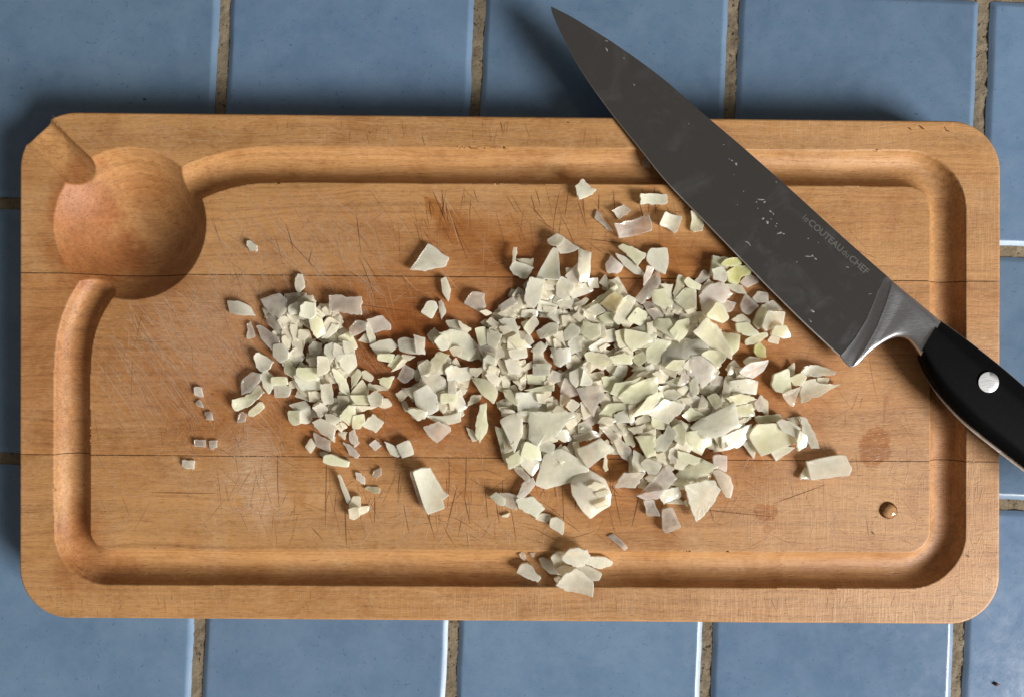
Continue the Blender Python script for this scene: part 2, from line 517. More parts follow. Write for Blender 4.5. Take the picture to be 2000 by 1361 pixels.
WET = [(1708, 874, 32, 40, 0, .12, .22, .72), (1492, 998, 28, 15, 10, .12, .5, .7), (1500, 1032, 12, 8, 0, .1, .3, .5), (850, 410, 30, 13, 40, .10, .5, .7), (905, 455, 62, 30, 30, .30, .5, .6),
       (1735, 996, 19, 19, 0, .12, .05, .12), (1000, 500, 130, 50, 20, .6, .4, .6), (740, 640, 130, 80, 20, .6, .4, .75), (840, 700, 80, 100, 0, .6, .4, .8), (1020, 640, 80, 90, 0, .6, .3, .8), (1330, 520, 150, 60, 0, .6, .3, .7),
       (930, 900, 60, 100, 0, .6, .3, .35), (640, 720, 140, 160, 0, .5, .3, .6), (1230, 780, 310, 220, 0, .35, .3, .75), (820, 800, 130, 90, 0, .5, .3, .5), (500, 800, 160, 70, 0, .7, .4, .35), (600, 860, 170, 50, 0, .7, .3, .22), (1460, 720, 60, 80, 0, .5, .3, .4),
       (820, 590, 110, 45, 0, .6, .3, .4), (1210, 1000, 80, 50, 0, .5, .4, .4), (1205, 1050, 36, 22, 30, .3, .4, .35), (1470, 540, 60, 60, 40, .5, .3, .35), (300, 470, 90, 110, 0, .7, .2, .30), (250, 560, 120, 30, 0, .6, .2, .25)]
WEAR = [(385, 640, 100, 75, 50, .7, .6, .50), (500, 930, 44, 100, -12, .6, .6, .85), (430, 570, 120, 60, 30, .8, .6, .22), (640, 600, 60, 30, 20, .7, .5, .18), (300, 780, 80, 60, 40, .8, .6, .16), (1700, 1180, 260, 40, 0, .8, .5, .22), (760, 1010, 200, 40, 0, .8, .6, .14), (1560, 950, 230, 120, 0, .8, .6, .14), (1850, 1180, 80, 40, 0, .8, .6, .2)]
SAW = [(1700, 1182, 330, 50, 0, .7, .4, .8), (1915, 1020, 50, 220, 0, .7, .4, .8), (1000, 1182, 300, 40, 0, .8, .4, .45), (1650, 1000, 200, 90, 0, .8, .5, .4), (1600, 480, 220, 70, 0, .8, .5, .35), (250, 1170, 250, 50, 0, .8, .5, .25), (1650, 265, 250, 40, 0, .8, .5, .3), (1910, 480, 50, 160, 0, .8, .4, .5)]
RED = [(150, 420, 55, 100, 10, .5, .6, 1.0), (180, 500, 80, 55, 0, .5, .5, 1.0), (150, 1050, 40, 80, 10, .6, .6, .8), (200, 1110, 60, 30, 0, .6, .6, .6), (1850, 1000, 30, 160, 0, .6, .5, .35), (240, 350, 60, 30, 0, .6, .5, .4), (760, 690, 460, 150, 0, .5, .4, .6), (900, 500, 300, 90, 10, .6, .5, .4), (110, 700, 60, 120, 0, .6, .4, .35), (1750, 1100, 200, 30, 0, .6, .5, .3)]
def accumulate(X, Y, L, s0):
    out = np.zeros_like(X)
    for n, (cx, cy, rx, ry, an, hd, am, st) in enumerate(L):
        out = np.maximum(out, st * blob(X, Y, cx, cy, rx, ry, an, hd, am, s0 + n))
    return out

board = empty('cutting_board', (0, 0, T))
tag(board, 'wooden cutting board with juice groove and round hollow on blue tiles', 'cutting board')

STEP = 2.25
ED = [0, 0.35, 0.9, 1.7, 2.7, 3.9, 5.2]
def make_plank(v0, v1, open_top, open_bot, tint):
    vs = list(np.linspace(v0, v1, int((v1 - v0) / STEP) + 1))
    vs = np.array(vs)
    extra = []
    if open_top:
        extra += ED[1:] + [BR * (1 - math.cos(a)) for a in np.linspace(0.02, 0.5, 22)]
        extra = [v0 + e for e in extra]
    if open_bot:
        e2 = ED[1:] + [BR * (1 - math.cos(a)) for a in np.linspace(0.02, 0.5, 22)]
        extra += [v1 - e for e in e2]
    if not open_top: extra += [v0 + 0.5, v0 + 1.1]
    if not open_bot: extra += [v1 - 0.5, v1 - 1.1]
    vs = np.unique(np.round(np.concatenate([vs, extra]), 3))
    ncol = int(BW / STEP)
    xl, xr = xoff_left(vs), xoff_right(vs)
    s_in = np.linspace(0, 1, ncol + 1)
    inner = s_in[3:-3]
    U = np.empty((len(vs), len(inner) + 2 * len(ED)))
    for r_, (a, b2) in enumerate(zip(xl, BW - xr)):
        U[r_] = np.concatenate([a + np.array(ED), a + 6.75 + (b2 - a - 13.5) * (inner - inner[0]) / (inner[-1] - inner[0]), b2 - np.array(ED[::-1])])
    V = np.repeat(vs[:, None], U.shape[1], 1)
    def to_plan(U, V):
        fu, fv = U / BW, V / BH
        return ((1 - fu) * (1 - fv) * TL[0] + fu * (1 - fv) * TR[0] + fu * fv * BRC[0] + (1 - fu) * fv * BL[0],
                (1 - fu) * (1 - fv) * TL[1] + fu * (1 - fv) * TR[1] + fu * fv * BRC[1] + (1 - fu) * fv * BL[1])
    X, Y = to_plan(U, V)
    d_out = outline_dist(U, V)
    # pull the vertices next to a carved edge onto that edge
    safe = d_out > 9
    safe[0] = safe[-1] = False
    f = rimfield(X, Y)
    m = safe & (np.abs(f) < 0.52 * STEP)
    x, y = X[m], Y[m]
    for _ in range(3):
        f0 = rimfield(x, y); e = 0.4
        gx = (rimfield(x + e, y) - rimfield(x - e, y)) / (2 * e); gy = (rimfield(x, y + e) - rimfield(x, y - e)) / (2 * e)
        g2 = np.maximum(gx ** 2 + gy ** 2, 0.3)
        sx, sy = -f0 * gx / g2, -f0 * gy / g2
        n = np.hypot(sx, sy); lim = np.minimum(1, 2.2 / np.maximum(n, 1e-6))
        x, y = x + sx * lim, y + sy * lim
    X[m], Y[m] = x, y
    dep = carve(X, Y)
    dep[m] = 0
    er = 5.0
    dep = dep + np.where(d_out < er, er - np.sqrt(np.maximum(er ** 2 - (er - np.minimum(d_out, er)) ** 2, 0)), 0) * 0.9
    # slight wear of the flat faces and of the glued joint
    dep = dep + 0.25 * vnoise(X, Y, 0.03, 21)
    nr, nc = X.shape
    Z = -dep * UNIT
    wx, wy = (X - CX) * UNIT, -(Y - CY) * UNIT
    top_v = np.stack([wx.ravel(), wy.ravel(), Z.ravel()], 1)
    idx = np.arange(nr * nc).reshape(nr, nc)
    quads = np.stack([idx[:-1, :-1], idx[1:, :-1], idx[1:, 1:], idx[:-1, 1:]], -1).reshape(-1, 4)
    loop = np.concatenate([idx[0, :], idx[1:, -1], idx[-1, -2::-1], idx[-2:0:-1, 0]])
    nb = len(loop)
    low = top_v[loop].copy(); low[:, 2] = -T + 0.0010
    foot = top_v[loop].copy(); foot[:, 2] = -T + 0.0003
    c = foot[:, :2].mean(0); foot[:, :2] = c + (foot[:, :2] - c) * np.array([0.9965, 0.990])
    upp = top_v[loop].copy()
    base = len(top_v)
    allv = np.concatenate([top_v, upp, low, foot])
    k = np.arange(nb); k2 = (k + 1) % nb
    w1 = np.stack([base + k, base + k2, base + nb + k2, base + nb + k], 1)
    w2 = np.stack([base + nb + k, base + nb + k2, base + 2 * nb + k2, base + 2 * nb + k], 1)
    F = np.concatenate([quads, w1[:, ::-1], w2[:, ::-1]])
    me = bpy.data.meshes.new('plank')
    nf = len(F)
    me.vertices.add(len(allv)); me.loops.add(nf * 4 + nb); me.polygons.add(nf + 1)
    org = np.array([wx.mean(), wy.mean(), 0])
    me.vertices.foreach_set('co', (allv - org).ravel())
    li = np.concatenate([F.ravel(), (base + 2 * nb + k)])
    me.loops.foreach_set('vertex_index', li.astype(np.int32))
    me.polygons.foreach_set('loop_start', np.concatenate([np.arange(nf) * 4, [nf * 4]]).astype(np.int32))
    me.polygons.foreach_set('use_smooth', np.ones(nf + 1, bool))
    me.update(calc_edges=True)
    me.validate()
    px, py = X.ravel(), Y.ravel()
    pad = np.zeros(3 * nb)
    for nm, L, s0 in (('wet', WET, 100), ('wear', WEAR, 200), ('redden', RED, 300), ('saw', SAW, 400)):
        at = me.attributes.new(nm, 'FLOAT', 'POINT')
        at.data.foreach_set('value', np.concatenate([accumulate(px, py, L, s0), pad]).astype(np.float32))
    me.materials.append(M_WOOD)
    o = bpy.data.objects.new('plank', me)
    o.location = org
    o.color = (*tint, 1)
    link(o, board)
    return o
S1, S2 = 0.319 * BH, 0.677 * BH
make_plank(0, S1 - 0.8, True, False, (0.98, 0.93, 0.86))
make_plank(S1 + 0.8, S2 - 0.7, False, False, (0.90, 0.77, 0.66))
make_plank(S2 + 0.7, BH, False, True, (0.98, 0.92, 0.86))

# --- knife marks and small pits cut into the board (fine wear, one mesh per tone)
_mx, _my = np.meshgrid(np.arange(0, 2000, 2.0), np.arange(200, 1240, 2.0))
_MC = carve(_mx, _my) > 0
def carved(P):
    return _MC[np.clip(((P[:, 1] - 200) / 2 + .5).astype(int), 0, 519), np.clip((P[:, 0] / 2 + .5).astype(int), 0, 999)].any()
class Marks:
    def __init__(self): self.v, self.f = [], []
    def stroke(self, x, y, ang, ln, wd, bend=0.0, z=0.00003):
        n = max(3, int(ln / 14)); pts = []
        a = math.radians(ang) - bend / 2
        x0, y0 = x - math.cos(math.radians(ang)) * ln / 2, y - math.sin(math.radians(ang)) * ln / 2
        for i in range(n + 1):
            pts.append((x0, y0, a)); x0 += math.cos(a) * ln / n; y0 += math.sin(a) * ln / n; a += bend / n
        P = np.array(pts)
        if carved(P):
            return False
        if np.any(P[:, 0] < 48) or np.any(P[:, 0] > 1945) or np.any(P[:, 1] < 224 + P[:, 0] * .01) or np.any(P[:, 1] > 1202 + P[:, 0] * .006): return False
        b = len(self.v)
        for i, (px, py, pa) in enumerate(pts):
            t = i / n
            w = wd * 0.36 * (0.25 + 0.75 * math.sin(math.pi * min(1, max(0, t)) ** 0.8) ) * random.uniform(.8, 1.2)
            nx, ny = -math.sin(pa) * w, math.cos(pa) * w
            zz = z + 0.000052
            self.v.append(((px + nx - CX) * K, -(py + ny - CY) * K, zz))
            self.v.append(((px - nx - CX) * K, -(py - ny - CY) * K, zz))
        for i in range(n):
            q = b + 2 * i
            self.f.append((q, q + 1, q + 3, q + 2))
        return True
    def build(self, name, mat):
        o = mesh_obj(name, self.v, self.f, mat, board, False)
        o['kind'] = 'stuff'
        return o
R = random.Random(5)
dark, mid, light, hair = Marks(), Marks(), Marks(), Marks()
def scatter(mk, n, x0, x1, y0, y1, am, asd, l0, l1, w0, w1, bend=0.15):
    c = t = 0
    while c < n and t < n * 6:
        t += 1
        if mk.stroke(R.uniform(x0, x1), R.uniform(y0, y1), R.gauss(am, asd), R.uniform(l0, l1), R.uniform(w0, w1), R.uniform(-bend, bend)): c += 1
scatter(mid, 150, 185, 1810, 362, 1070, 92, 24, 25, 95, .8, 1.5)
scatter(mid, 60, 185, 1000, 380, 1060, 50, 30, 30, 120, .7, 1.3)
scatter(mid, 60, 700, 1810, 820, 1070, 10, 20, 25, 80, .7, 1.3)
scatter(mid, 45, 690, 1350, 360, 480, 75, 18, 30, 90, 1.0, 1.8)
scatter(mid, 60, 420, 1200, 930, 1065, 95, 18, 25, 80, 1.0, 1.8)
scatter(mid, 30, 500, 1500, 222, 282, 90, 10, 12, 40, 1.0, 1.8, .05)
scatter(mid, 40, 60, 1900, 1155, 1205, 90, 12, 10, 35, .8, 1.6, .05)
scatter(mid, 40, 1500, 1810, 420, 1060, 70, 40, 25, 90, .7, 1.2)
scatter(dark, 20, 820, 1380, 362, 420, 80, 12, 25, 60, 1.2, 2.2)
scatter(dark, 22, 540, 1250, 940, 1060, 88, 14, 25, 90, 1.2, 2.2)
scatter(dark, 22, 400, 1300, 380, 620, 60, 25, 30, 110, 1.0, 1.8, .4)
scatter(dark, 22, 840, 1420, 900, 1060, 40, 40, 25, 70, 1.0, 1.8, .4)
for x, y, a, l in [(545, 940, 88, 110), (637, 960, 91, 130), (835, 1010, 72, 90), (875, 940, 92, 100), (910, 930, 92, 80), (780, 950, 93, 60), (360, 962, 1, 130), (870, 250, 92, 50), (620, 236, 92, 30), (681, 236, 92, 24), (827, 275, 75, 22), (897, 252, 92, 52), (980, 250, 80, 26), (1250, 250, 88, 30), (1100, 990, 88, 90), (1410, 870, 150, 120), (1560, 965, 160, 110), (1640, 470, 25, 160), (1200, 400, 85, 60), (1430, 1000, 6, 150), (590, 500, 48, 90), (735, 600, 8, 140), (900, 470, 70, 80)]:
    dark.stroke(x, y, a, l, 1.7, R.uniform(-.15, .15))
scatter(light, 170, 190, 620, 440, 800, 55, 9, 30, 170, 1.7, 2.3, .08)
scatter(hair, 1000, 190, 760, 380, 820, 54, 16, 20, 130, 1.0, 1.7, .1)
scatter(hair, 600, 185, 1000, 820, 1065, 70, 45, 15, 80, 1.0, 1.7, .1)
scatter(hair, 600, 600, 1810, 362, 1070, 60, 45, 15, 90, 1.0, 1.7, .1)
scatter(hair, 260, 60, 1940, 225, 285, 30, 40, 15, 80, 1.0, 1.7, .1)
scatter(hair, 200, 60, 1945, 1152, 1205, 80, 30, 12, 45, 1.0, 1.7, .1)
scatter(light, 80, 230, 520, 560, 720, 50, 22, 15, 70, 1.7, 2.3)
scatter(light, 110, 450, 550, 830, 1010, 60, 45, 15, 60, 1.6, 2.2)
scatter(light, 40, 400, 900, 370, 560, 50, 14, 40, 130, 1.7, 2.2)
scatter(light, 60, 700, 1100, 930, 1065, 85, 25, 15, 50, 1.7, 2.2)
scatter(light, 70, 1300, 1810, 900, 1070, 80, 35, 15, 60, 1.6, 2.1)
scatter(light, 50, 1000, 1900, 1155, 1208, 90, 8, 15, 45, .8, 1.4, .05)
scatter(light, 40, 1892, 1940, 900, 1150, 90, 50, 12, 40, 1.7, 2.3)
for x, y, a, l in [(583, 1178, 91, 58), (685, 1178, 90, 60), (823, 1180, 86, 58), (842, 1180, 89, 58), (1010, 1178, 86, 56), (1035, 1180, 65, 60), (1083, 1180, 86, 58), (1105, 1180, 86, 56), (1130, 1178, 64, 58), (1170, 1176, 85, 50), (430, 265, 35, 60), (505, 270, 30, 80), (400, 276, 5, 90), (460, 565, 28, 130), (400, 480, 25, 120), (640, 545, 28, 90)]:
    light.stroke(x, y, a, l, 1.3, 0.03)
for x, y, s in [(1850, 256, 3.2), (1777, 252, 2.8), (1800, 250, 4.5), (722, 259, 2), (1110, 240, 2.2), (1846, 251, 2), (1705, 1040, 3), (1890, 1085, 3), (415, 770, 2)]:
    dark.stroke(x, y, R.uniform(0, 60), s * 3, s * 1.2)
dark.build('knife_marks', plain('old_cut_dark', (0.15, 0.062, 0.021), 0.6, 0.2, 0.85))
mid.build('knife_marks', plain('old_cut_brown', (0.20, 0.088, 0.031), 0.6, 0.2, 0.42))
hair.build('knife_marks', plain('hairline_scratch', (0.68, 0.46, 0.29), 0.6, 0.2, 0.32))
light.build('knife_marks', plain('fresh_scratch', (0.68, 0.47, 0.30), 0.6, 0.2, 0.55))

# ---------------------------------------------------------------- chef's knife
def axis_a(px, py): return (px - 1078) * 0.77 + (py - 14) * 0.64
def zc(px, py): return (1.7 + (axis_a(px, py) - 282) * 0.0081) * 0.001   # centre plane of the knife above the board
def resample(P, n):
    P = catmull(P, 5.0)
    d = np.concatenate([[0], np.cumsum(np.linalg.norm(np.diff(P, axis=0), axis=1))])
    t = np.linspace(0, d[-1], n)
    return np.stack([np.interp(t, d, P[:, 0]), np.interp(t, d, P[:, 1])], 1)

knife_org = np.array(W(1650, 600, zc(1650, 600)))
knife = empty('chef_knife', tuple(knife_org))
tag(knife, 'large chef knife with black riveted handle lying across the board corner', 'knife')
def kobj(name, verts, faces, mat, angle=30, parent=None):
    v = np.asarray(verts) - knife_org
    return mesh_obj(name, v, faces, mat, knife, True, angle)

SPINE = [(1076, 13), (1110, 30), (1147, 52), (1211, 93), (1292, 152), (1373, 222), (1454, 291), (1550, 376), (1640, 458), (1726, 534), (1737, 543.5)]
EDGE = [(1076, 13), (1077.5, 24), (1098, 71), (1137, 142), (1192, 220), (1250, 292.5), (1302, 357), (1383, 441), (1500, 562), (1575, 636), (1642, 698), (1649, 705)]
NB = 90
Sp, Ed = resample(SPINE, NB), resample(EDGE, NB)
prof = [0.0, 0.02, 0.05, 0.2, 0.4, 0.6, 0.8, 0.95, 0.986, 1.0]
def half_t(w, wide):
    full = 0.00115 * min(1.0, 0.35 + wide / 140.0)
    if w < 0.02: return full * 0.8
    t = full * (1 - 0.80 * w)
    if w > 0.98: t *= max(0.1, (1 - w) / 0.02)
    return t
bv, bf = [], []
npf = len(prof)
for i in range(NB):
    wide = np.linalg.norm(Sp[i] - Ed[i])
    for side in (1, -1):
        for w in prof:
            p = Sp[i] + (Ed[i] - Sp[i]) * w
            bv.append(W(p[0], p[1], zc(*p) + side * half_t(w, wide)))
m = 2 * npf
for i in range(NB - 1):
    for k in range(npf - 1):
        a = i * m + k; bf.append((a, a + m, a + m + 1, a + 1))
        a = i * m + npf + k; bf.append((a + 1, a + m + 1, a + m, a))
    a = i * m; bf.append((a, a + npf, a + npf + m, a + m))
    a = i * m + npf - 1; bf.append((a + m, a + m + npf, a + npf, a))
bf.append(tuple(range((NB - 1) * m, (NB - 1) * m + npf)) + tuple(range((NB - 1) * m + m - 1, (NB - 1) * m + npf - 1, -1)))
bl = kobj('blade', bv, bf, M_BLADE, 12)
bl.data.materials.append(steel_material('ground_edge_steel', (0.50, 0.46, 0.41), 0.5))
for p_ in bl.data.polygons:
    q_ = [v_ % m % npf for v_ in p_.vertices]
    if len(q_) == 4 and min(q_) >= npf - 2: p_.material_index = 1

# bolster, lofted from the blade's ridge line to the handle
A_ = resample([(1724, 532), (1760, 563), (1800, 596), (1838, 628)], 40)
B_ = resample([(1641, 696), (1650, 709), (1661, 718.5), (1673, 713), (1696, 690), (1728, 667), (1752, 658.5), (1771, 663), (1787, 681), (1797, 697)], 40)
th = np.interp(np.linspace(0, 1, 40), [0, .03, .075, .115, .15, .175, .25, .4, .6, 1], [1.0, 1.1, 1.7, 2.2, 2.35, 3.5, 3.9, 4.4, 5.6, 7.6]) * 0.001
NS = 25
wv, wf = [], []
for i in range(40):
    f = i / 39.0
    for k in range(2 * NS):
        a = 2 * math.pi * (k + .5) / (2 * NS)
        cx = math.copysign(abs(math.cos(a)) ** 0.36, math.cos(a)); sx = math.copysign(abs(math.sin(a)) ** 0.42, math.sin(a))
        w = 0.5 - 0.5 * cx
        bow = 0.0
        p = A_[i] + (B_[i] - A_[i]) * w
        dl = 14.0 * math.sin(math.pi * w) * (1 - f) ** 2      # the ridge bows gently towards the handle
        p = p + np.array([0.77, 0.64]) * dl
        thin = 1 - 0.55 * (1 - f) * w ** 2
        wv.append(W(p[0], p[1], zc(*p) + sx * th[i] * thin))
m = 2 * NS
for i in range(39):
    for k in range(m):
        a, b2 = i * m + k, i * m + (k + 1) % m
        wf.append((a, b2, b2 + m, a + m))
wf.append(tuple(range(m))[::-1]); wf.append(tuple(range(39 * m, 40 * m)))
kobj('bolster', wv, wf, M_BOLSTER, 40)

# handle: steel tang between two black scales
HT = resample([(1836, 626), (1870, 650), (1911, 681), (1960, 720), (2010, 763), (2080, 826), (2150, 893), (2210, 955), (2232, 1000)], 46)
HB = resample([(1791, 699), (1806, 733), (1829, 769), (1857, 802), (1890, 835), (1944, 878), (2000, 921), (2060, 966), (2120, 1014), (2170, 1040), (2215, 1035)], 46)
def loft(sec, name, mat, angle):
    n = len(sec); v, f = [], []
    for i in range(46):
        for w, z in sec:
            p = HT[i] + (HB[i] - HT[i]) * w
            v.append(W(p[0], p[1], zc(*p) + z * 0.001))
    for i in range(45):
        for k in range(n):
            a, b2 = i * n + k, i * n + (k + 1) % n
            f.append((a, a + n, b2 + n, b2))
    f.append(tuple(range(n))); f.append(tuple(range(45 * n, 46 * n))[::-1])
    return kobj(name, v, f, mat, angle)
loft([(-.004, -2.6), (-.004, 2.6), (1.0, 2.6), (1.006, 1.6), (1.006, -1.6), (1.0, -2.6)], 'tang', M_TANG, 30)
up = [(0.0, 2.6), (0.0, 3.8), (.012, 4.3), (.05, 5.2), (.16, 7.3), (.20, 7.65), (.26, 7.8), (.5, 8.0), (.70, 7.8), (.75, 7.6), (.79, 7.2), (.90, 5.4), (.935, 4.4), (.945, 3.8), (.95, 2.6)]
loft(up, 'handle_scale', M_HANDLE, 60)
loft([(w * 0.985 + 0.005, -z) for w, z in up[::-1]], 'handle_scale', M_HANDLE, 60)

def rivet(px, py):
    z0 = zc(px, py) + 0.0078
    v, f = [], []
    n = 32
    ringz = [(0.0, -0.001), (0.0, 0.00022), (0.5, 0.00032), (9.0, 0.00036), (20.3, 0.00036)]
    for ins, dz in ringz[:-1]:
        for k in range(n):
            a = 2 * math.pi * k / n; r_ = 20.3 - ins
            v.append(W(px + r_ * math.cos(a), py + r_ * math.sin(a), z0 + dz))
    v.append(W(px, py, z0 + 0.00037))
    for q in range(3):
        for k in range(n):
            a, b2 = q * n + k, q * n + (k + 1) % n
            f.append((a, a + n, b2 + n, b2))
    for k in range(n): f.append((3 * n + k, 4 * n, 3 * n + (k + 1) % n))
    kobj('rivet', v, f, M_RIVET, 40)
rivet(1931, 746)
rivet(2040, 840)
rivet(2140, 930)

# etched lettering along the spine
def blade_top(px, py):
    p = np.array([px, py])
    i = int(np.argmin([abs((p - Sp[k])[0] * (Ed[k] - Sp[k])[1] - (p - Sp[k])[1] * (Ed[k] - Sp[k])[0]) / (np.linalg.norm(Ed[k] - Sp[k]) + 1e-6) for k in range(10, NB)])) + 10
    dv = Ed[i] - Sp[i]
    w = float(np.clip(np.dot(p - Sp[i], dv) / np.dot(dv, dv), 0, 1))
    return zc(px, py) + half_t(w, np.linalg.norm(dv))
tv, tf = [], []
base = np.array([1566.5, 427.5]); dirv = np.array([124.0, 109.0]); dirv /= np.linalg.norm(dirv); upv = np.array([dirv[1], -dirv[0]])
for txt, s0, s1, h, off in [('le', 0, 12, 11.5, 0.0), ('COUTEAU', 14.5, 99, 12.5, 0.018), ('du', 102, 117, 11.5, 0.0), ('CHEF', 120, 166, 12.5, 0.018)]:
    cu = bpy.data.curves.new('letter_shape', 'FONT')
    cu.body = txt; cu.offset = off; cu.resolution_u = 3
    to = bpy.data.objects.new('letter_shape', cu)
    COL.objects.link(to)
    bpy.context.view_layer.update()
    me = to.evaluated_get(bpy.context.evaluated_depsgraph_get()).to_mesh()
    co = np.array([v.co[:] for v in me.vertices]); fc = [tuple(p.vertices) for p in me.polygons]
    to.to_mesh_clear()
    bpy.data.objects.remove(to); bpy.data.curves.remove(cu)
    x0, x1 = co[:, 0].min(), co[:, 0].max(); hmax = co[:, 1].max()
    b0 = len(tv)
    for c in co:
        p = base + dirv * (s0 + (s1 - s0) * (c[0] - x0) / (x1 - x0)) + upv * (h * c[1] / hmax)
        tv.append(W(p[0], p[1], blade_top(p[0], p[1]) + 0.00003))
    tf += [tuple(b0 + i for i in f) for f in fc]
let = kobj('lettering', tv, tf, M_ETCH, 30)
let['label'] = 'grey etched words le COUTEAU du CHEF along the spine'

# ---------------------------------------------------------------- onion: outlines of the pieces as they lie, bottom of each heap first
PIECES = []
def Z(x0, y0, sc, text):
    for line in text.strip().splitlines():
        line, _, lab = line.partition('|')
        q = line.split()
        if not q: continue
        pts = np.array([[float(c) for c in s.split(',')] for s in q[1:]]) / sc + np.array([x0, y0])
        PIECES.append([q[0], pts, lab.strip()])
Z(340, 440, 5.233, '''
w 745,160 800,170 850,210 845,270 770,255 740,210 |tiny pale onion dice lying alone beside the round hollow of the board
w 1265,495 1310,500 1335,630 1270,695 1245,660 1235,545 |small upright white onion piece standing just above the left onion heap
w 525,770 650,772 770,825 830,925 720,925 560,905 |pale pointed onion flake lying just left of the top of the left heap
p 745,1010 780,985 830,1135 745,1165 |tiny pinkish onion sliver left of the left heap, under a pointed flake
p 895,765 1075,705 1150,760 1165,850 1095,950 985,890
p 1140,705 1270,695 1305,790 1290,860 1160,840
p 930,940 1010,915 1130,1040 1100,1130 960,1010
p 845,1035 900,1030 1050,1130 1090,1190 1010,1275 900,1160
w 1170,840 1250,785 1310,810 1260,905 1180,915
w 1310,800 1420,785 1445,830 1400,920 1330,960 1270,950
w 1155,900 1200,930 1250,1000 1240,1040 1180,970
w 1190,1010 1245,1020 1270,1170 1220,1180 1195,1100
w 1105,1150 1140,1125 1190,1170 1170,1270 1110,1260
y 1400,860 1490,910 1510,1010 1460,1130 1420,1090 1385,960
w 1380,1180 1440,1160 1450,1340 1380,1350
w 1520,1000 1570,950 1570,1150 1510,1160
w 1270,1070 1370,1070 1375,1130 1340,1165 1265,1160
w 1020,1220 1110,1210 1170,1290 1170,1361 1080,1400 1010,1340
''')
Z(340, 680, 5.233, '''
p 200,395 285,395 300,500 205,475 |dim pinkish onion dice alone on the left, above two tiny scraps
p 210,560 260,515 305,610 235,590 |tiny pinkish onion scrap just under a dim dice at the far left
p 310,650 370,640 400,735 330,730 |tiny glassy onion scrap, lowest of three scraps at the far left
p 204,930 320,930 320,1015 200,1005 |pinkish onion dice on the lower left, just above the plank joint
w 80,1140 205,1145 200,1235 120,1230 78,1200 |small white onion dice lying alone below the plank joint on the far left
p 355,945 440,935 440,1010 375,1040 |glassy onion scrap right beside a pinkish dice above the plank joint
w 850,50 910,75 1010,140 960,215 900,235 845,190 825,100
p 700,320 800,245 885,265 870,340 800,430 690,470
w 885,280 940,225 1005,290 1010,380 960,460 910,390
y 605,520 720,495 820,430 865,370 935,450 880,500 750,600 630,640 605,600 |long pale yellow onion strip at the lower left edge of the left heap
y 760,640 885,540 920,610 810,700 755,690 |bright yellowish onion piece just under the long strip at the left heap
p 660,670 700,645 745,675 720,750 640,765 |small peach coloured onion chip below the long strip left of the left heap
w 1240,290 1330,240 1470,300 1490,400 1380,470 1290,400
y 1130,150 1180,120 1250,220 1220,300 1130,250
y 1380,440 1480,450 1490,540 1390,540
w 1210,310 1300,400 1370,480 1310,480 1250,400
w 1475,90 1570,80 1570,240 1475,280
y 1010,295 1155,290 1170,365 1010,375
w 1020,385 1150,378 1190,430 1165,490 1030,500
w 1175,575 1330,535 1390,600 1290,640 1220,620
y 1170,640 1290,635 1285,770 1220,785 1175,730
w 1290,640 1385,610 1400,730 1340,770 1285,760
w 1425,590 1490,540 1570,600 1550,670 1490,700
''')
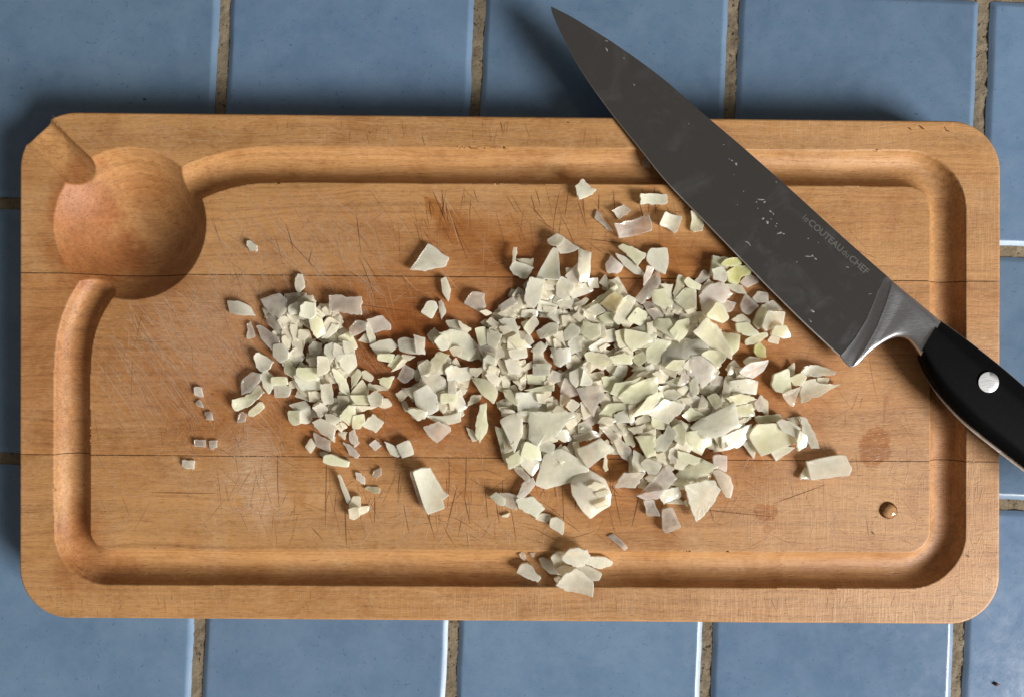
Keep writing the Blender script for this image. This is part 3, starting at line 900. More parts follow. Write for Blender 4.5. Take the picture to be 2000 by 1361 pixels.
Z(580, 560, 5.233, '''
p 330,90 430,85 510,110 660,100 665,290 560,285 340,240 |wide striped pinkish onion piece alone at the right of the left heap's top
p 545,420 600,350 700,360 710,440 560,520
p 720,340 870,300 950,390 945,445 870,440 790,470 730,420
p 625,550 690,480 760,500 750,580
w 710,400 735,365 770,440 800,540 800,580 765,600 735,540
w 750,600 860,550 960,540 1025,610 930,680 830,700
y 840,690 1000,690 960,770 840,750
y 930,800 1030,690 1090,725 985,845
y 975,860 1090,735 1150,745 1060,830
p 1080,690 1220,710 1150,755 1090,730
w 1035,545 1110,520 1210,535 1215,680 1140,680 1050,650
w 1200,495 1310,525 1310,685 1230,680
p 1330,490 1405,420 1455,480 1400,590
w 1265,265 1330,150 1420,150 1445,210 1380,330 |pale rounded onion flake between the two heaps, with a thin sliver at its right
w 1445,155 1475,130 1525,260 1480,340 1455,260 |thin white onion sliver touching the right of a pale rounded flake
w 50,200 90,160 185,170 190,280 140,330 40,300
y 130,330 190,290 250,330 280,470 200,520 150,440
w 250,240 300,200 320,280 300,310
w 270,380 330,310 430,370 350,420 300,460
w 250,520 350,380 420,390 390,460 300,530
w 15,440 110,440 120,490 80,540 10,530
w 125,620 160,560 250,580 240,680 140,690
w 290,600 370,570 390,700 350,770 290,700
w 380,580 470,620 480,700 420,760 370,690
w 470,550 540,570 585,640 570,700 490,680
y 95,740 210,720 220,780 140,830
w 220,710 320,720 330,850 210,910
y 10,830 180,830 200,950 100,960 0,900
p 660,870 700,850 780,920 750,970 670,930
y 560,920 620,840 660,880 620,970 560,1040
y 380,840 420,850 500,940 540,1100 450,1060 400,940
y 560,1080 660,950 720,1030 720,1110 620,1120
y 830,940 990,915 930,1040 870,1020
y 730,990 820,1000 930,1050 830,1060 730,1050
p 870,1140 930,1140 970,1210 900,1240 840,1220
w 245,1000 350,990 365,1180 275,1200
w 410,1110 520,1110 530,1190 430,1210
y 550,1110 720,1110 740,1200 610,1200
y 560,1200 800,1230 680,1270 590,1280
w 730,1110 820,1060 880,1120 870,1200 770,1220
w 430,700 590,690 605,800 520,885 450,800
w 170,1230 250,1180 310,1240 300,1300 230,1330
w 290,1310 390,1280 450,1330 450,1361 300,1361
y 450,1280 560,1200 600,1260 590,1361 460,1361
p 1025,930 1100,795 1195,850 1180,930 1100,980
p 1190,850 1250,850 1280,910 1200,930
w 1240,810 1330,740 1380,790 1370,870 1270,900
w 1400,520 1570,460 1570,620 1480,650 1430,600
y 1370,760 1440,670 1550,700 1490,790 1450,860 1390,850
p 1010,1090 1080,1050 1150,1090 1060,1170
p 1065,1180 1110,1165 1140,1230 1110,1280
w 1280,910 1400,880 1500,930 1530,1060 1400,1080 1300,1000
w 1420,1100 1500,1060 1510,1190 1430,1200
w 1070,1040 1210,1020 1290,1060 1230,1180 1200,1150
w 1200,1080 1340,1000 1420,1100 1440,1250 1330,1300 1220,1200
w 1140,1240 1220,1230 1300,1260 1240,1355 1190,1330
''')
Z(560, 780, 5.235, '''
w 400,150 480,150 560,200 490,260 410,220
y 700,160 800,140 800,230 760,290 690,280
p 430,390 500,380 490,440
p 275,345 435,420 435,530 300,470
w 185,480 245,395 290,470 245,550
w 275,230 360,190 450,240 500,300 480,390 350,330
y 500,260 580,230 620,280 560,330
y 520,340 620,330 590,410
y 550,160 640,60 700,70 690,200 630,260 560,200
w 780,260 880,150 985,235 905,335
p 640,340 690,300 740,440 690,485 640,410
p 575,440 640,460 740,560 720,595 640,560
p 840,460 905,405 970,470 905,525 |small square pinkish onion dice alone just above the lower plank joint
w 995,425 1100,470 1160,560 1140,590 1060,560 |pointed left half of a folded onion pair lying on the lower plank joint
w 1115,465 1250,410 1300,560 1180,605 |square right half of a folded onion pair lying on the lower plank joint
w 330,545 375,530 430,560 370,590
y 380,570 450,555 640,630 625,695 480,680 365,640 |long yellowish onion chunk lying across the plank joint below the left heap
p 700,740 760,750 800,800 800,870 720,830 |dim pinkish onion flake below the plank joint, left of a tiny pale chip
p 880,745 960,690 970,770 920,810 890,790 |tiny pale onion chip alone just below the plank joint and right of a flake
y 790,910 830,880 960,900 950,960 880,960 |flat see-through greenish onion film stuck to the board below the left heap
y 640,1060 680,990 745,990 750,1090 640,1100
w 525,770 550,755 660,1030 620,1075 570,920 |long thin onion sliver pointing up, below the left heap
y 640,1110 740,1090 750,1190 700,1220 650,1210
w 735,1105 840,1090 825,1150 730,1190
p 1270,740 1330,740 1440,1130 1370,1090
w 1300,720 1470,685 1530,810 1665,970 1590,1020 1620,1095 1440,1165 |large white stepped onion slab alone below the gap between the heaps
w 1420,160 1600,170 1770,120 1770,220 1600,260
w 1240,110 1310,90 1440,120 1410,190 1340,210
p 1410,280 1560,220 1670,280 1670,320 1540,430 1450,350
''')
PIECES.append(['w', np.array([[836, 476], [876, 503], [870, 520], [830, 530], [801, 527]], float), 'pale wedge of onion alone above the gap between the two heaps'])
PIECES.append(['w', np.array([[860, 545], [872, 540], [881, 565], [876, 590], [864, 572]], float), 'narrow upright onion strip standing alone above the gap between the heaps'])
Z(780, 560, 5.233, '''
p 665,170 750,55 870,70 860,130 885,190 830,260 740,210
p 1000,275 1050,250 1095,290 1080,330 1040,300
w 820,260 890,235 950,270 880,300
p 825,370 890,330 960,430 870,400
w 885,360 940,310 1015,370 990,430
w 1020,340 1170,330 1220,460 1120,440
w 1020,410 1110,400 1150,450 1060,490
w 1270,420 1380,290 1425,380 1330,500
w 475,350 590,340 650,440 580,480 520,440
w 610,350 735,425 700,470 640,440
p 540,770 580,720 630,810 540,800
p 590,970 720,950 700,1030 640,1045
p 620,710 800,630 835,730 740,755 670,740
w 430,480 530,450 680,470 760,560 800,620 700,740 600,700 520,620
w 360,560 440,490 510,570 500,630 430,650
w 510,640 560,610 640,620 630,690 550,705
p 800,590 900,600 990,650 970,740 850,710
y 775,430 880,415 900,580 820,600
w 900,440 1045,490 990,625 905,590
p 725,830 850,820 830,880 780,920 740,890
w 880,900 960,870 1030,930 1010,1010 930,980
w 860,740 900,695 975,740 980,850 930,870 860,830
w 895,880 930,800 995,840 980,880
y 740,930 890,950 1000,1060 960,1190 860,1110
p 690,1220 740,1110 840,1100 820,1160
y 990,750 1030,725 1130,840 1110,890 1050,870
w 1080,750 1150,740 1250,820 1220,890 1120,880
y 1105,550 1160,540 1190,640 1110,650
y 1110,540 1200,480 1345,620 1210,640
w 1120,650 1300,635 1300,720 1150,740
w 1030,900 1080,910 1130,970 1120,1040 1060,1020
w 1160,960 1220,960 1265,1040 1240,1055
w 1200,1090 1400,1080 1450,1200 1350,1300 1220,1280
w 1020,1230 1100,1230 1210,1300 1130,1330 1050,1290
y 1310,900 1480,900 1470,1000 1320,990
w 1230,950 1300,880 1290,1030 1260,1040
y 1065,1060 1140,1050 1215,1190 1185,1205 1100,1140
y 1400,1090 1490,1090 1490,1190 1420,1180
w 1490,1130 1570,1120 1570,1190 1500,1200
w 1510,1190 1570,1190 1570,1270 1520,1270
y 1280,1050 1570,1000 1570,1060 1400,1080
w 1370,790 1530,790 1525,900 1370,900
w 1245,830 1350,760 1365,820 1290,850
y 430,1090 580,1080 580,1170 430,1190
w 480,850 540,800 620,830 700,820 740,900 700,950 590,960 500,950
w 500,960 575,960 585,1090 500,1090
y 510,1170 580,1170 560,1260 520,1260
''')
Z(980, 440, 5.233, '''
y 150,345 320,340 310,415 210,400
w 85,440 130,370 320,435 235,545 120,500
w 120,235 155,235 145,380 108,390
w 430,570 530,570 540,660 420,660
w 560,600 610,530 740,610 670,770 560,720
w 560,210 650,140 785,235 720,270 600,290
w 465,150 560,95 640,140 580,220 500,210
w 360,540 520,240 570,260 590,550
p 650,520 770,390 780,600 700,580
w 775,440 790,250 910,290 890,560 790,570
y 880,560 980,540 990,640 900,640
p 990,590 1060,500 1085,560 1080,650
p 1090,570 1140,555 1225,610 1200,690 1120,680
w 410,820 560,850 500,900 450,890
w 240,720 285,550 435,575 400,740 330,840 260,820
y 720,820 860,740 890,760 800,830
w 680,660 860,590 935,665 740,745 710,715
o 1010,800 1150,680 1230,740 1150,890
w 840,880 1000,1000 900,980 835,930
w 860,870 980,800 1065,880 980,920
y 830,840 960,760 1150,620 1165,650 1010,780 860,860
y 990,940 1070,890 1150,900 1130,1000 1050,1005
w 720,930 780,880 830,960 790,990
w 610,930 700,930 690,1030 620,1030
w 500,1120 620,1080 650,1240 560,1160
w 640,1080 710,1000 790,1050 780,1120 650,1180
w 360,1080 490,1000 570,1010 560,1110 400,1160
w 460,930 520,870 605,860 605,980 570,1010
y 800,1100 840,980 1000,1010 1000,1120 920,1170
w 1020,1090 1150,1060 1160,1180 1060,1200
y 1160,1090 1260,1060 1330,1230 1200,1250
y 1260,1080 1450,1030 1570,1130 1500,1250 1330,1240
y 1280,970 1390,840 1490,900 1430,1030
w 1140,960 1190,800 1290,720 1370,770 1300,900 1200,1010
w 300,1280 400,1190 470,1230 400,1330
w 525,1170 560,1145 600,1200 610,1300 540,1310
w 680,1220 730,1130 835,1135 800,1200 820,1270 720,1310
w 985,1250 1060,1205 1110,1225 1010,1285
p 1065,400 1120,310 1240,420 1200,480 1080,480
y 1200,220 1240,195 1330,220 1480,290 1380,410 1290,310
w 1165,290 1240,320 1380,410 1475,515 1350,490 1240,400
''')
Z(1200, 460, 5.233, '''
p 290,430 320,320 400,330 370,420 290,520
p 215,640 380,430 440,360 460,450 430,580 290,690
w 345,190 380,135 535,135 545,260 510,390 400,330 340,260
p 290,690 390,680 490,830 400,860
w 470,500 600,500 580,610 520,570
y 600,590 650,410 720,440 700,560 610,640
p 820,470 910,355 970,400 960,460 860,490
y 700,480 740,430 880,510 860,560 740,530
p 870,560 960,450 1030,490 1000,540 880,600
p 1290,700 1340,600 1470,720 1370,810 1300,770
p 1410,640 1480,570 1570,590 1570,680 1460,690
p 1110,690 1150,660 1250,690 1200,770 1140,780
p 810,780 900,780 920,840 810,850
w 1130,500 1300,510 1340,600 1260,590 1180,550
p 1290,480 1370,390 1480,430 1470,480 1360,530
y 980,400 1010,210 1160,230 1160,330 1080,400
w 990,350 1080,330 1150,400 1130,470 1010,450
g 1140,380 1230,310 1380,315 1380,390 1290,430 1270,490 1170,470
g 1075,300 1140,245 1280,235 1290,300 1160,320
p 870,620 960,520 1100,480 1190,600 1100,690 1000,720 920,790
y 920,820 1030,690 1100,720 1160,840 1100,895 1000,860
y 110,960 330,1000 380,1080 190,1180 110,1080
y 330,900 420,870 430,990 340,1010
y 420,860 560,850 640,990 600,1060 420,940
y 380,565 510,545 600,640 620,740 500,740 400,690
y 640,880 760,850 770,920 700,1050 620,1060 560,980
y 610,660 720,545 830,560 810,740 720,760
y 1110,990 1280,1020 1270,1150 1200,1220 1160,1110
y 800,990 940,860 1050,920 1110,1020 1190,1180 1180,1250 1060,1180 880,1060
y 870,1220 960,1170 1060,1180 1130,1230 1040,1330 980,1290
y 330,1170 430,1060 570,1090 500,1200 480,1290 340,1290
y 0,1200 130,1140 190,1200 180,1310 0,1320
y 210,1190 280,1180 330,1290 230,1320
w 560,1120 640,1060 860,1070 930,1130 940,1200 760,1250 500,1310 520,1200
y 1200,860 1310,805 1380,860 1390,890 1270,890
y 1250,900 1370,890 1480,1010 1380,1025 1270,990
y 1350,1060 1550,990 1560,1040 1440,1110 1350,1120
''')
Z(980, 660, 5.233, '''
w 150,760 280,740 290,860 170,840
p 0,900 110,950 110,1130 30,1160
y 0,720 100,730 170,790 100,820 0,790
w 130,1130 150,950 240,880 250,1010 200,1130
w 20,850 120,830 140,920 60,900
p 460,420 520,330 620,370 620,440 540,450
w 500,110 690,110 700,230 600,290 540,260
p 770,520 1000,490 1050,600 980,660 940,790 850,680
p 640,410 720,430 775,580 690,600 600,560
p 600,570 700,610 720,640 600,690
w 695,350 780,310 830,280 870,320 800,450 760,500 700,430
w 830,310 925,430 900,480 800,480
p 730,750 820,770 790,800
w 650,690 700,620 790,670 720,760
y 1020,400 1150,390 1200,440 1110,560 1050,520
p 990,910 1080,900 1190,1000 1130,1050
p 1140,1050 1190,1010 1320,1140 1330,1280 1230,1220
y 1110,560 1160,460 1400,400 1320,500 1200,600
y 850,170 910,140 1060,170 1130,250 1050,290 880,240
y 1110,190 1250,150 1340,190 1310,260 1120,260
y 1350,180 1440,140 1480,220 1400,280 1350,240
w 1130,390 1190,260 1285,280 1270,380 1190,430
y 1190,600 1310,490 1560,400 1570,560 1390,650 1300,670
w 1340,390 1480,325 1505,350 1390,410
y 1370,1010 1560,930 1570,1200 1450,1160
y 1000,770 1080,680 1290,670 1300,720 1150,760 1140,830 1010,820
p 1170,870 1280,880 1230,960
w 1290,920 1400,890 1430,960 1350,980
w 1150,780 1290,720 1310,860 1170,860
w 1350,740 1500,610 1570,660 1440,760
w 1350,850 1480,770 1530,830 1370,890
w 1290,680 1350,690 1350,880 1310,880
w 980,870 1030,800 1140,820 1170,850 1100,880
w 1330,1260 1350,1150 1480,1230 1460,1361 1340,1361
''')
Z(1200, 680, 5.233, '''
y 520,200 600,120 720,120 700,210 600,220
p 640,370 700,210 750,220 770,340 680,380
p 740,190 790,90 890,90 1000,190 990,300 900,400 860,330 760,260
w 630,420 720,370 760,400 700,480
g 780,620 930,600 1010,640 920,690
y 690,680 780,600 920,690 770,750
p 970,370 1000,280 1110,290 1100,380
w 880,460 920,370 1090,380 1090,470
y 1100,470 1140,290 1210,300 1170,470
y 1130,500 1280,465 1370,480 1450,520 1340,560 1200,570
w 1170,340 1380,315 1480,345 1450,470 1330,450 1180,460
y 1190,600 1400,560 1430,690 1260,690
p 1490,480 1570,540 1570,680 1520,660
p 1420,560 1490,475 1530,560 1510,640 1450,630
w 770,360 810,285 850,330 860,440 800,500
y 950,500 1040,460 1100,560 1020,620
w 850,620 900,470 960,540 950,600
y 590,820 690,760 720,830 710,990 620,940
y 640,1040 720,1060 900,1130 800,1180 660,1130
y 220,910 410,900 420,1080 330,1110
y 380,700 560,760 520,820 390,810
w 630,530 760,500 800,550 700,570
y 170,690 330,500 470,440 500,540 340,660
w 510,440 600,415 690,470 600,540 510,530
w 340,660 500,520 715,580 640,680 530,760
y 720,950 740,860 930,830 1060,950 930,1010 900,1090 760,1020
w 800,810 900,720 1060,640 1210,560 1240,780 1100,880 930,920
w 1250,740 1390,685 1390,720 1270,780
w 1310,980 1380,950 1440,1040 1425,1130
w 1090,900 1390,780 1360,920 1280,1000 1110,1030
y 420,1080 500,1060 540,1180 470,1180
w 430,930 510,880 550,790 635,880 580,960 520,1040 420,1030
w 560,1040 640,970 640,1180 570,1170
w 270,1180 330,1120 480,1190 430,1290 350,1290
''')
Z(1180, 860, 5.233, '''
p 320,460 390,380 450,420 400,490
w 110,465 200,325 395,315 310,470
p 400,500 620,260 720,380 640,480 500,520
p 410,380 460,340 530,360 470,430
p 330,550 470,510 600,480 540,580 420,595
w 810,640 840,600 860,680
w 620,640 760,590 830,650
w 560,560 610,500 740,470 780,570 700,600 610,640
y 690,450 780,290 1000,200 1130,260 1050,320 900,400 760,450
w 800,440 930,410 1110,395 1180,490 1110,630 1010,760 935,820 870,660 |very large shiny triangular onion slab at the bottom of the big heap
p 1110,160 1180,145 1255,155 1245,310 1120,280
w 1105,310 1170,300 1280,370 1305,450 1280,570 1230,560 1160,430
p 400,610 510,600 570,770 430,770 |flat pinkish onion rectangle poking out below the big heap
p 600,920 590,700 690,670 790,880 700,920 620,945 |upright glassy onion wedge standing at the lowest tip of the big heap
p 30,980 100,950 240,1080 200,1125 140,1060 |wet see-through onion scrap lying by the lower groove edge
''')
Z(1400, 560, 5.233, '''
p 490,180 570,140 670,240 520,250
y 385,360 430,240 470,190 510,200 510,330 440,430
w 440,410 500,260 680,265 660,400 560,420 480,450
y 530,490 560,410 660,400 730,515 650,530
w 540,560 570,500 660,500 650,590
g 390,600 440,570 490,620 500,720 420,720 380,660
y 275,760 340,710 440,730 420,790 300,800
p 215,870 330,780 510,750 470,850 360,930 290,910
p 700,860 780,770 790,900 730,920
y 560,1000 580,890 720,830 770,1060 700,1090 600,1070 |yellowish curved onion piece, left member of the small cluster below the bolster
w 640,1090 760,1040 830,1010 770,1220 720,1200 |see-through onion tip hanging down from the small cluster below the bolster
w 840,890 900,810 1000,795 1210,870 1180,900 1030,920 900,920 |arched pale onion strip topping the small cluster below the knife bolster
y 1030,930 1140,930 1120,990 1030,990
y 730,930 840,880 900,920 850,1010 780,1000
w 860,1040 890,960 1000,935 1040,985 1260,995 1050,1110 845,1185 |large pointed white onion slab, right member of the cluster below the bolster
''')
Z(1400, 760, 5.233, '''
y 400,280 640,255 660,320 430,350
y 330,470 400,360 580,350 760,420 780,530 600,600 440,660
w 560,640 680,580 800,600 710,660 610,730
w 590,330 650,300 740,330 830,390 780,480 650,420
w 850,290 910,295 1000,450 1040,590 960,590 880,470
w 700,290 840,285 830,400 750,340
w 780,540 800,410 880,480 870,570 790,610
p 850,915 910,800 960,880 1050,930
w 900,740 1000,710 1300,665 1365,800 1330,880 1100,900 950,920 |large white onion rectangle lying alone right of the big heap
''')
Z(900, 820, 4.003, '''
w 45,60 95,80 130,150 90,165
y 120,20 150,-110 200,-125 205,70 150,165 115,110
w 310,10 400,60 420,170 380,190
y 270,60 310,70 400,200 420,250 390,370 330,300
p 440,590 480,500 560,450 575,510 530,570 480,610
p 415,365 470,360 540,440 520,480 440,410
y 355,300 460,230 480,300 450,350 375,380
w 470,340 480,180 540,170 600,260 630,340 560,430
w 600,500 660,280 780,230 900,300 985,390 870,480 680,530
w 310,10 480,-50 480,100 420,240
p 310,570 440,590 430,700 350,670
w 225,600 275,560 350,610 340,660 300,660
w 440,620 560,600 650,690 580,755 460,690
p 580,770 630,730 700,740 670,800
w 690,830 700,770 750,755 810,800 795,900 |white onion dice just above the small cluster in the lower groove
p 315,750 385,720 370,760
w 870,500 900,450 1000,400 1110,460 1155,560 1155,660 1010,750 950,690 880,580
w 990,520 1050,480 1125,510 1060,550
w 1050,570 1150,545 1155,580 1080,605
w 1040,660 1150,605 1150,670 1060,690
''')
Z(980, 660, 5.233, '''
w 310,1020 420,1000 540,1090 510,1180 390,1140
y 200,1200 240,1060 380,1110 400,1250 250,1230
w 295,1020 290,760 480,760 640,750 730,800 640,880 550,1000 420,1060 360,1110
w 520,740 560,690 630,720 640,760 530,770
w 640,870 740,815 770,880 690,940
w 545,950 660,935 705,1050 640,1060 545,1020
w 720,1070 780,1060 800,1180 880,1320 760,1200
w 780,880 860,845 920,910 900,960 780,960
w 735,1000 900,940 1000,970 1000,1020 880,1040 760,1050
w 1045,1200 1070,1190 1090,1340 1060,1361 1035,1320
w 780,1130 1000,1025 1130,1135 1040,1200 880,1310 790,1180
''')
Z(960, 1020, 6.667, '''
p 365,400 410,370 460,440 430,500 375,460 |tiny glassy onion chip in the lower groove, above a shiny flake
p 490,400 580,390 545,460 |tiny faint onion chip on the lip of the lower groove
w 325,645 375,550 440,530 510,550 645,710 600,765 470,720 |shiny angular onion flake in the lower groove, left of the small cluster
w 610,470 660,445 780,500 900,680 770,665 650,560 |long dim onion petal at the left of the groove cluster
w 805,720 870,690 900,720 840,770
w 770,430 860,350 930,360 1000,530 830,570
w 1210,530 1280,440 1450,440 1580,510 1550,570 1400,610 |pinkish onion petal at the right of the groove cluster
w 830,570 930,520 1070,560 1050,680 920,660
w 900,440 1000,310 1120,285 1230,310 1275,420 1200,540 1060,550 |round white onion cap at the top of the groove cluster
w 1070,570 1180,540 1440,660 1400,740 1290,750 1120,680 |pale pointed onion piece at the right middle of the groove cluster
w 830,780 960,620 1100,560 1310,740 1300,920 1150,880 980,860 |large ragged white onion piece at the front of the groove cluster
''')
Z(1100, 330, 5.233, '''
w 120,180 200,100 270,180 335,215 300,260 160,320 135,240 |pale three-cornered onion piece just under the upper groove, left of the knife
w 785,260 1060,260 1065,340 1040,365 785,365 |bright white onion bar under the upper groove beside the blade
p 490,430 620,365 690,430 570,520 |small greyish onion dice just above the wide pinkish piece
p 515,565 870,470 890,640 570,710 |wide pinkish onion rectangle above the big heap
w 1040,440 1215,490 1160,640 1130,660 1060,600 975,580 |pale five-sided onion piece close to the blade, right of a pinkish rectangle
p 315,500 350,420 400,500 510,650 420,590 |thin see-through onion curl left of the wide pinkish rectangle
y 1300,620 1300,430 1370,460 1440,560 1420,630 1330,650 |dim onion piece half hidden in shade under the blade edge
''')
PIECES.append(['p', np.array([[1254, 313], [1266, 311], [1272, 328], [1256, 326]], float), 'tiny dim onion chip in the upper groove beside the blade'])

TONE = {'w': (0.998, 0.915, 0.75, 0.50), 'y': (0.99, 0.93, 0.635, 0.46), 'p': (0.99, 0.86, 0.755, 0.64), 'g': (0.87, 0.88, 0.34, 0.5), 'o': (0.94, 0.76, 0.38, 0.5)}

def poly_area(p):
    x, y = p[:, 0], p[:, 1]
    return 0.5 * (np.dot(x, np.roll(y, -1)) - np.dot(y, np.roll(x, -1)))

# height map of the board, one cell = 2 plan units, in metres above the board's top face
HX0, HY0, HS = 320.0, 290.0, 2.0
gx, gy = np.meshgrid(HX0 + HS * np.arange(700), HY0 + HS * np.arange(460))
HM = (-carve(gx, gy) * UNIT)
OWN = np.full(HM.shape, -1, np.int32)

def inside(poly, X, Y):
    c = np.zeros(X.shape, bool)
    j = len(poly) - 1
    for i in range(len(poly)):
        xi, yi, xj, yj = *poly[i], *poly[j]
        with np.errstate(divide='ignore', invalid='ignore'):
            hit = ((yi > Y) != (yj > Y)) & (X < (xj - xi) * (Y - yi) / (yj - yi + 1e-12) + xi)
        c ^= hit
        j = i
    return c

def cells(poly):
    i0 = max(0, int((poly[:, 0].min() - HX0) / HS)); i1 = min(700, int((poly[:, 0].max() - HX0) / HS) + 2)
    j0 = max(0, int((poly[:, 1].min() - HY0) / HS)); j1 = min(460, int((poly[:, 1].max() - HY0) / HS) + 2)
    m = inside(poly, gx[j0:j1, i0:i1], gy[j0:j1, i0:i1])
    return (slice(j0, j1), slice(i0, i1)), m

def outline(poly, r):
    """ragged outline of a cut piece"""
    if poly_area(poly) < 0: poly = poly[::-1]
    out = []
    n = len(poly)
    for i in range(n):
        a, b_ = poly[i], poly[(i + 1) % n]
        L = np.linalg.norm(b_ - a)
        k = max(1, min(5, int(round(L / 7.0))))
        d = (b_ - a) / max(L, 1e-6); nn = np.array([d[1], -d[0]])
        bow = r.normal() * 0.02 * L
        out.append(a + d * min(1.2, L * .1) * 1.0)
        for s in range(1, k + 1):
            t = s / (k + 1)
            out.append(a + (b_ - a) * t + nn * (bow * 4 * t * (1 - t) + r.normal() * 0.8))
        out.append(b_ - d * min(1.2, L * .1))
    out = np.array(out)
    if r.random() < 0.45: out = 0.25 * np.roll(out, 1, 0) + 0.5 * out + 0.25 * np.roll(out, -1, 0)
    return out

ALL = []
def add_piece(code, poly, label, k, fill=False):
    r = np.random.default_rng(1000 + k)
    c_img = poly.mean(0)
    poly = c_img + (poly - c_img) * (1.11 if not label else 1.03)
    # first guess of the height, then bring the outline to plan units at that height
    _, _m = cells(poly)
    sl, m = cells(poly)
    if m.sum() < 4: hz = 0.0
    else: hz = float(HM[sl][m].mean())
    area = abs(poly_area(poly))
    size = math.sqrt(area)
    ground = hz < 0.0006
    t = r.uniform(0.9, 1.7) if not ground else r.uniform(1.7, 2.9)
    t *= np.clip(size / 26.0, 0.62, 1.15)
    if label and 'film' in label or label and 'see-through' in label: t = 0.9
    if label and 'dim' in label: t = min(t, 1.5)
    if code == 'p': t *= 0.8
    if fill: t *= 0.6
    t *= 0.001
    plan = CX + 0 * poly
    f = 1 - (hz + t) / D
    plan = (poly - np.array([CX, CY])) * f + np.array([CX, CY])
    ol = outline(plan, r)
    sl, m = cells(plan)
    hx, hy, hh = gx[sl][m], gy[sl][m], HM[sl][m]
    c = plan.mean(0)
    sx = sy = 0.0
    if len(hh) > 8:
        A = np.stack([hx - c[0], hy - c[1], np.ones_like(hx)], 1)
        sol = np.linalg.lstsq(A, hh / UNIT, rcond=None)[0]
        sx, sy = sol[0], sol[1]
    sx += r.normal() * (0.07 if not ground else 0.045); sy += r.normal() * (0.07 if not ground else 0.045)
    g = math.hypot(sx, sy); lim = 0.24
    if g > lim: sx, sy = sx * lim / g, sy * lim / g
    if len(hh):
        resid = hh / UNIT - (sx * (hx - c[0]) + sy * (hy - c[1]))
        base = float(np.percentile(resid, (45 if fill else 66) if not ground else 96))
    else: base = 0.0
    tu = t / UNIT
    # curl along a random axis
    ca = r.uniform(0, math.pi); cd = np.array([math.cos(ca), math.sin(ca)])
    curl = r.normal(0.2, 1.0) * 0.017 / max(1, size / 26)
    dome = r.uniform(-0.05, 0.10) * tu
    def bend(p):
        q = (p - c) @ cd
        return np.clip(curl * q * q, -0.35 * size, 0.35 * size) * 0.55
    rings = [(0.90, 0.0), (0.965, 0.16), (1.0, 0.55), (1.0, 0.88), (0.968, 1.0), (0.55, 1.0)]
    verts = []
    n = len(ol)
    for s, zf in rings:
        p = c + (ol - c) * s
        zz = base + zf * tu + sx * (p[:, 0] - c[0]) + sy * (p[:, 1] - c[1]) + bend(p)
        if s < 0.9 and zf == 1.0: zz = zz + dome + r.normal(size=n) * 0.10
        for q, z in zip(p, zz): verts.append(((q[0] - CX) * UNIT, -(q[1] - CY) * UNIT, z * UNIT))
    verts.append(((c[0] - CX) * UNIT, -(c[1] - CY) * UNIT, (base + tu + dome * 1.3) * UNIT))
    verts.append(((c[0] - CX) * UNIT, -(c[1] - CY) * UNIT, base * UNIT))
    faces = []
    nr_ = len(rings)
    for q in range(nr_ - 1):
        for i in range(n):
            a, b_ = q * n + i, q * n + (i + 1) % n
            faces.append((a, a + n, b_ + n, b_))
    for i in range(n):
        faces.append(((nr_ - 1) * n + i, nr_ * n, (nr_ - 1) * n + (i + 1) % n))
        faces.append((i, (i + 1) % n, nr_ * n + 1))
    top_h = (base + tu + sx * (hx - c[0]) + sy * (hy - c[1])) * UNIT
    cur = HM[sl]
    under = set(OWN[sl][m].tolist()) - {-1}
    cur[m] = np.maximum(cur[m], top_h)
    OWN[sl][m] = k
    tone = np.array(TONE[code])
    col = np.clip(tone[:3] * r.uniform(0.96, 1.04) + r.normal(size=3) * 0.012, 0, 0.95)
    al = float(np.clip(tone[3] * r.uniform(0.75, 1.25), 0, 0.88))
    if label and ('see-through' in label or 'glassy' in label): al = 0.74
    z0 = np.array(verts)
    z0[:, 2] += T
    sv = np.linalg.svd((poly - poly.mean(0)), compute_uv=False)
    ALL.append(dict(k=k, code=code, poly=poly, label=label, area=area, verts=z0, faces=faces, col=(*col, al), under=under,
                    c=c_img, turn=-ca + math.pi / 2, rim=[0.0] * (2 * n) + [1.0] * (2 * n) + [0.75] * n + [0.0] * (n + 2), aspect=float(sv[0] / max(sv[1], 1e-6)), n=len(poly), fill=fill))

# a loose first layer, mostly hidden below the pieces that show
HEAPS = [np.array(h, float) for h in (
    [(505, 590), (575, 575), (650, 610), (695, 690), (715, 770), (690, 830), (640, 850), (600, 780), (565, 740), (550, 690)],
    [(1010, 560), (1080, 540), (1200, 550), (1310, 570), (1380, 580), (1400, 680), (1460, 750), (1480, 840), (1400, 880), (1380, 930), (1280, 960), (1210, 880), (1140, 900), (1080, 930), (1000, 900), (985, 790), (930, 740), (960, 650)],
    [(800, 740), (860, 690), (920, 740), (890, 810), (820, 800)])]
rf = np.random.default_rng(77)
kid = 5000
for h, cnt in zip(HEAPS, (70, 320, 36)):
    c = 0
    while c < cnt:
        p = np.array([rf.uniform(h[:, 0].min(), h[:, 0].max()), rf.uniform(h[:, 1].min(), h[:, 1].max())])
        if not inside(h, p[:1], p[1:])[0]: continue
        w_, l_ = rf.uniform(8, 15), rf.uniform(11, 22); a = rf.uniform(0, math.pi)
        e = np.array([math.cos(a), math.sin(a)]); f_ = np.array([-e[1], e[0]])
        q = np.array([p + e * l_ * sx_ * rf.uniform(.7, 1.1) + f_ * w_ * sy_ * rf.uniform(.7, 1.1) for sx_, sy_ in ((-1, -1), (1, -1), (1, 1), (-1, 1))])
        add_piece('wywp'[rf.integers(4)], q, '', kid, True)
        kid += 1; c += 1
for k, (code, poly, lab) in enumerate(PIECES):
    add_piece(code, poly, lab, k)

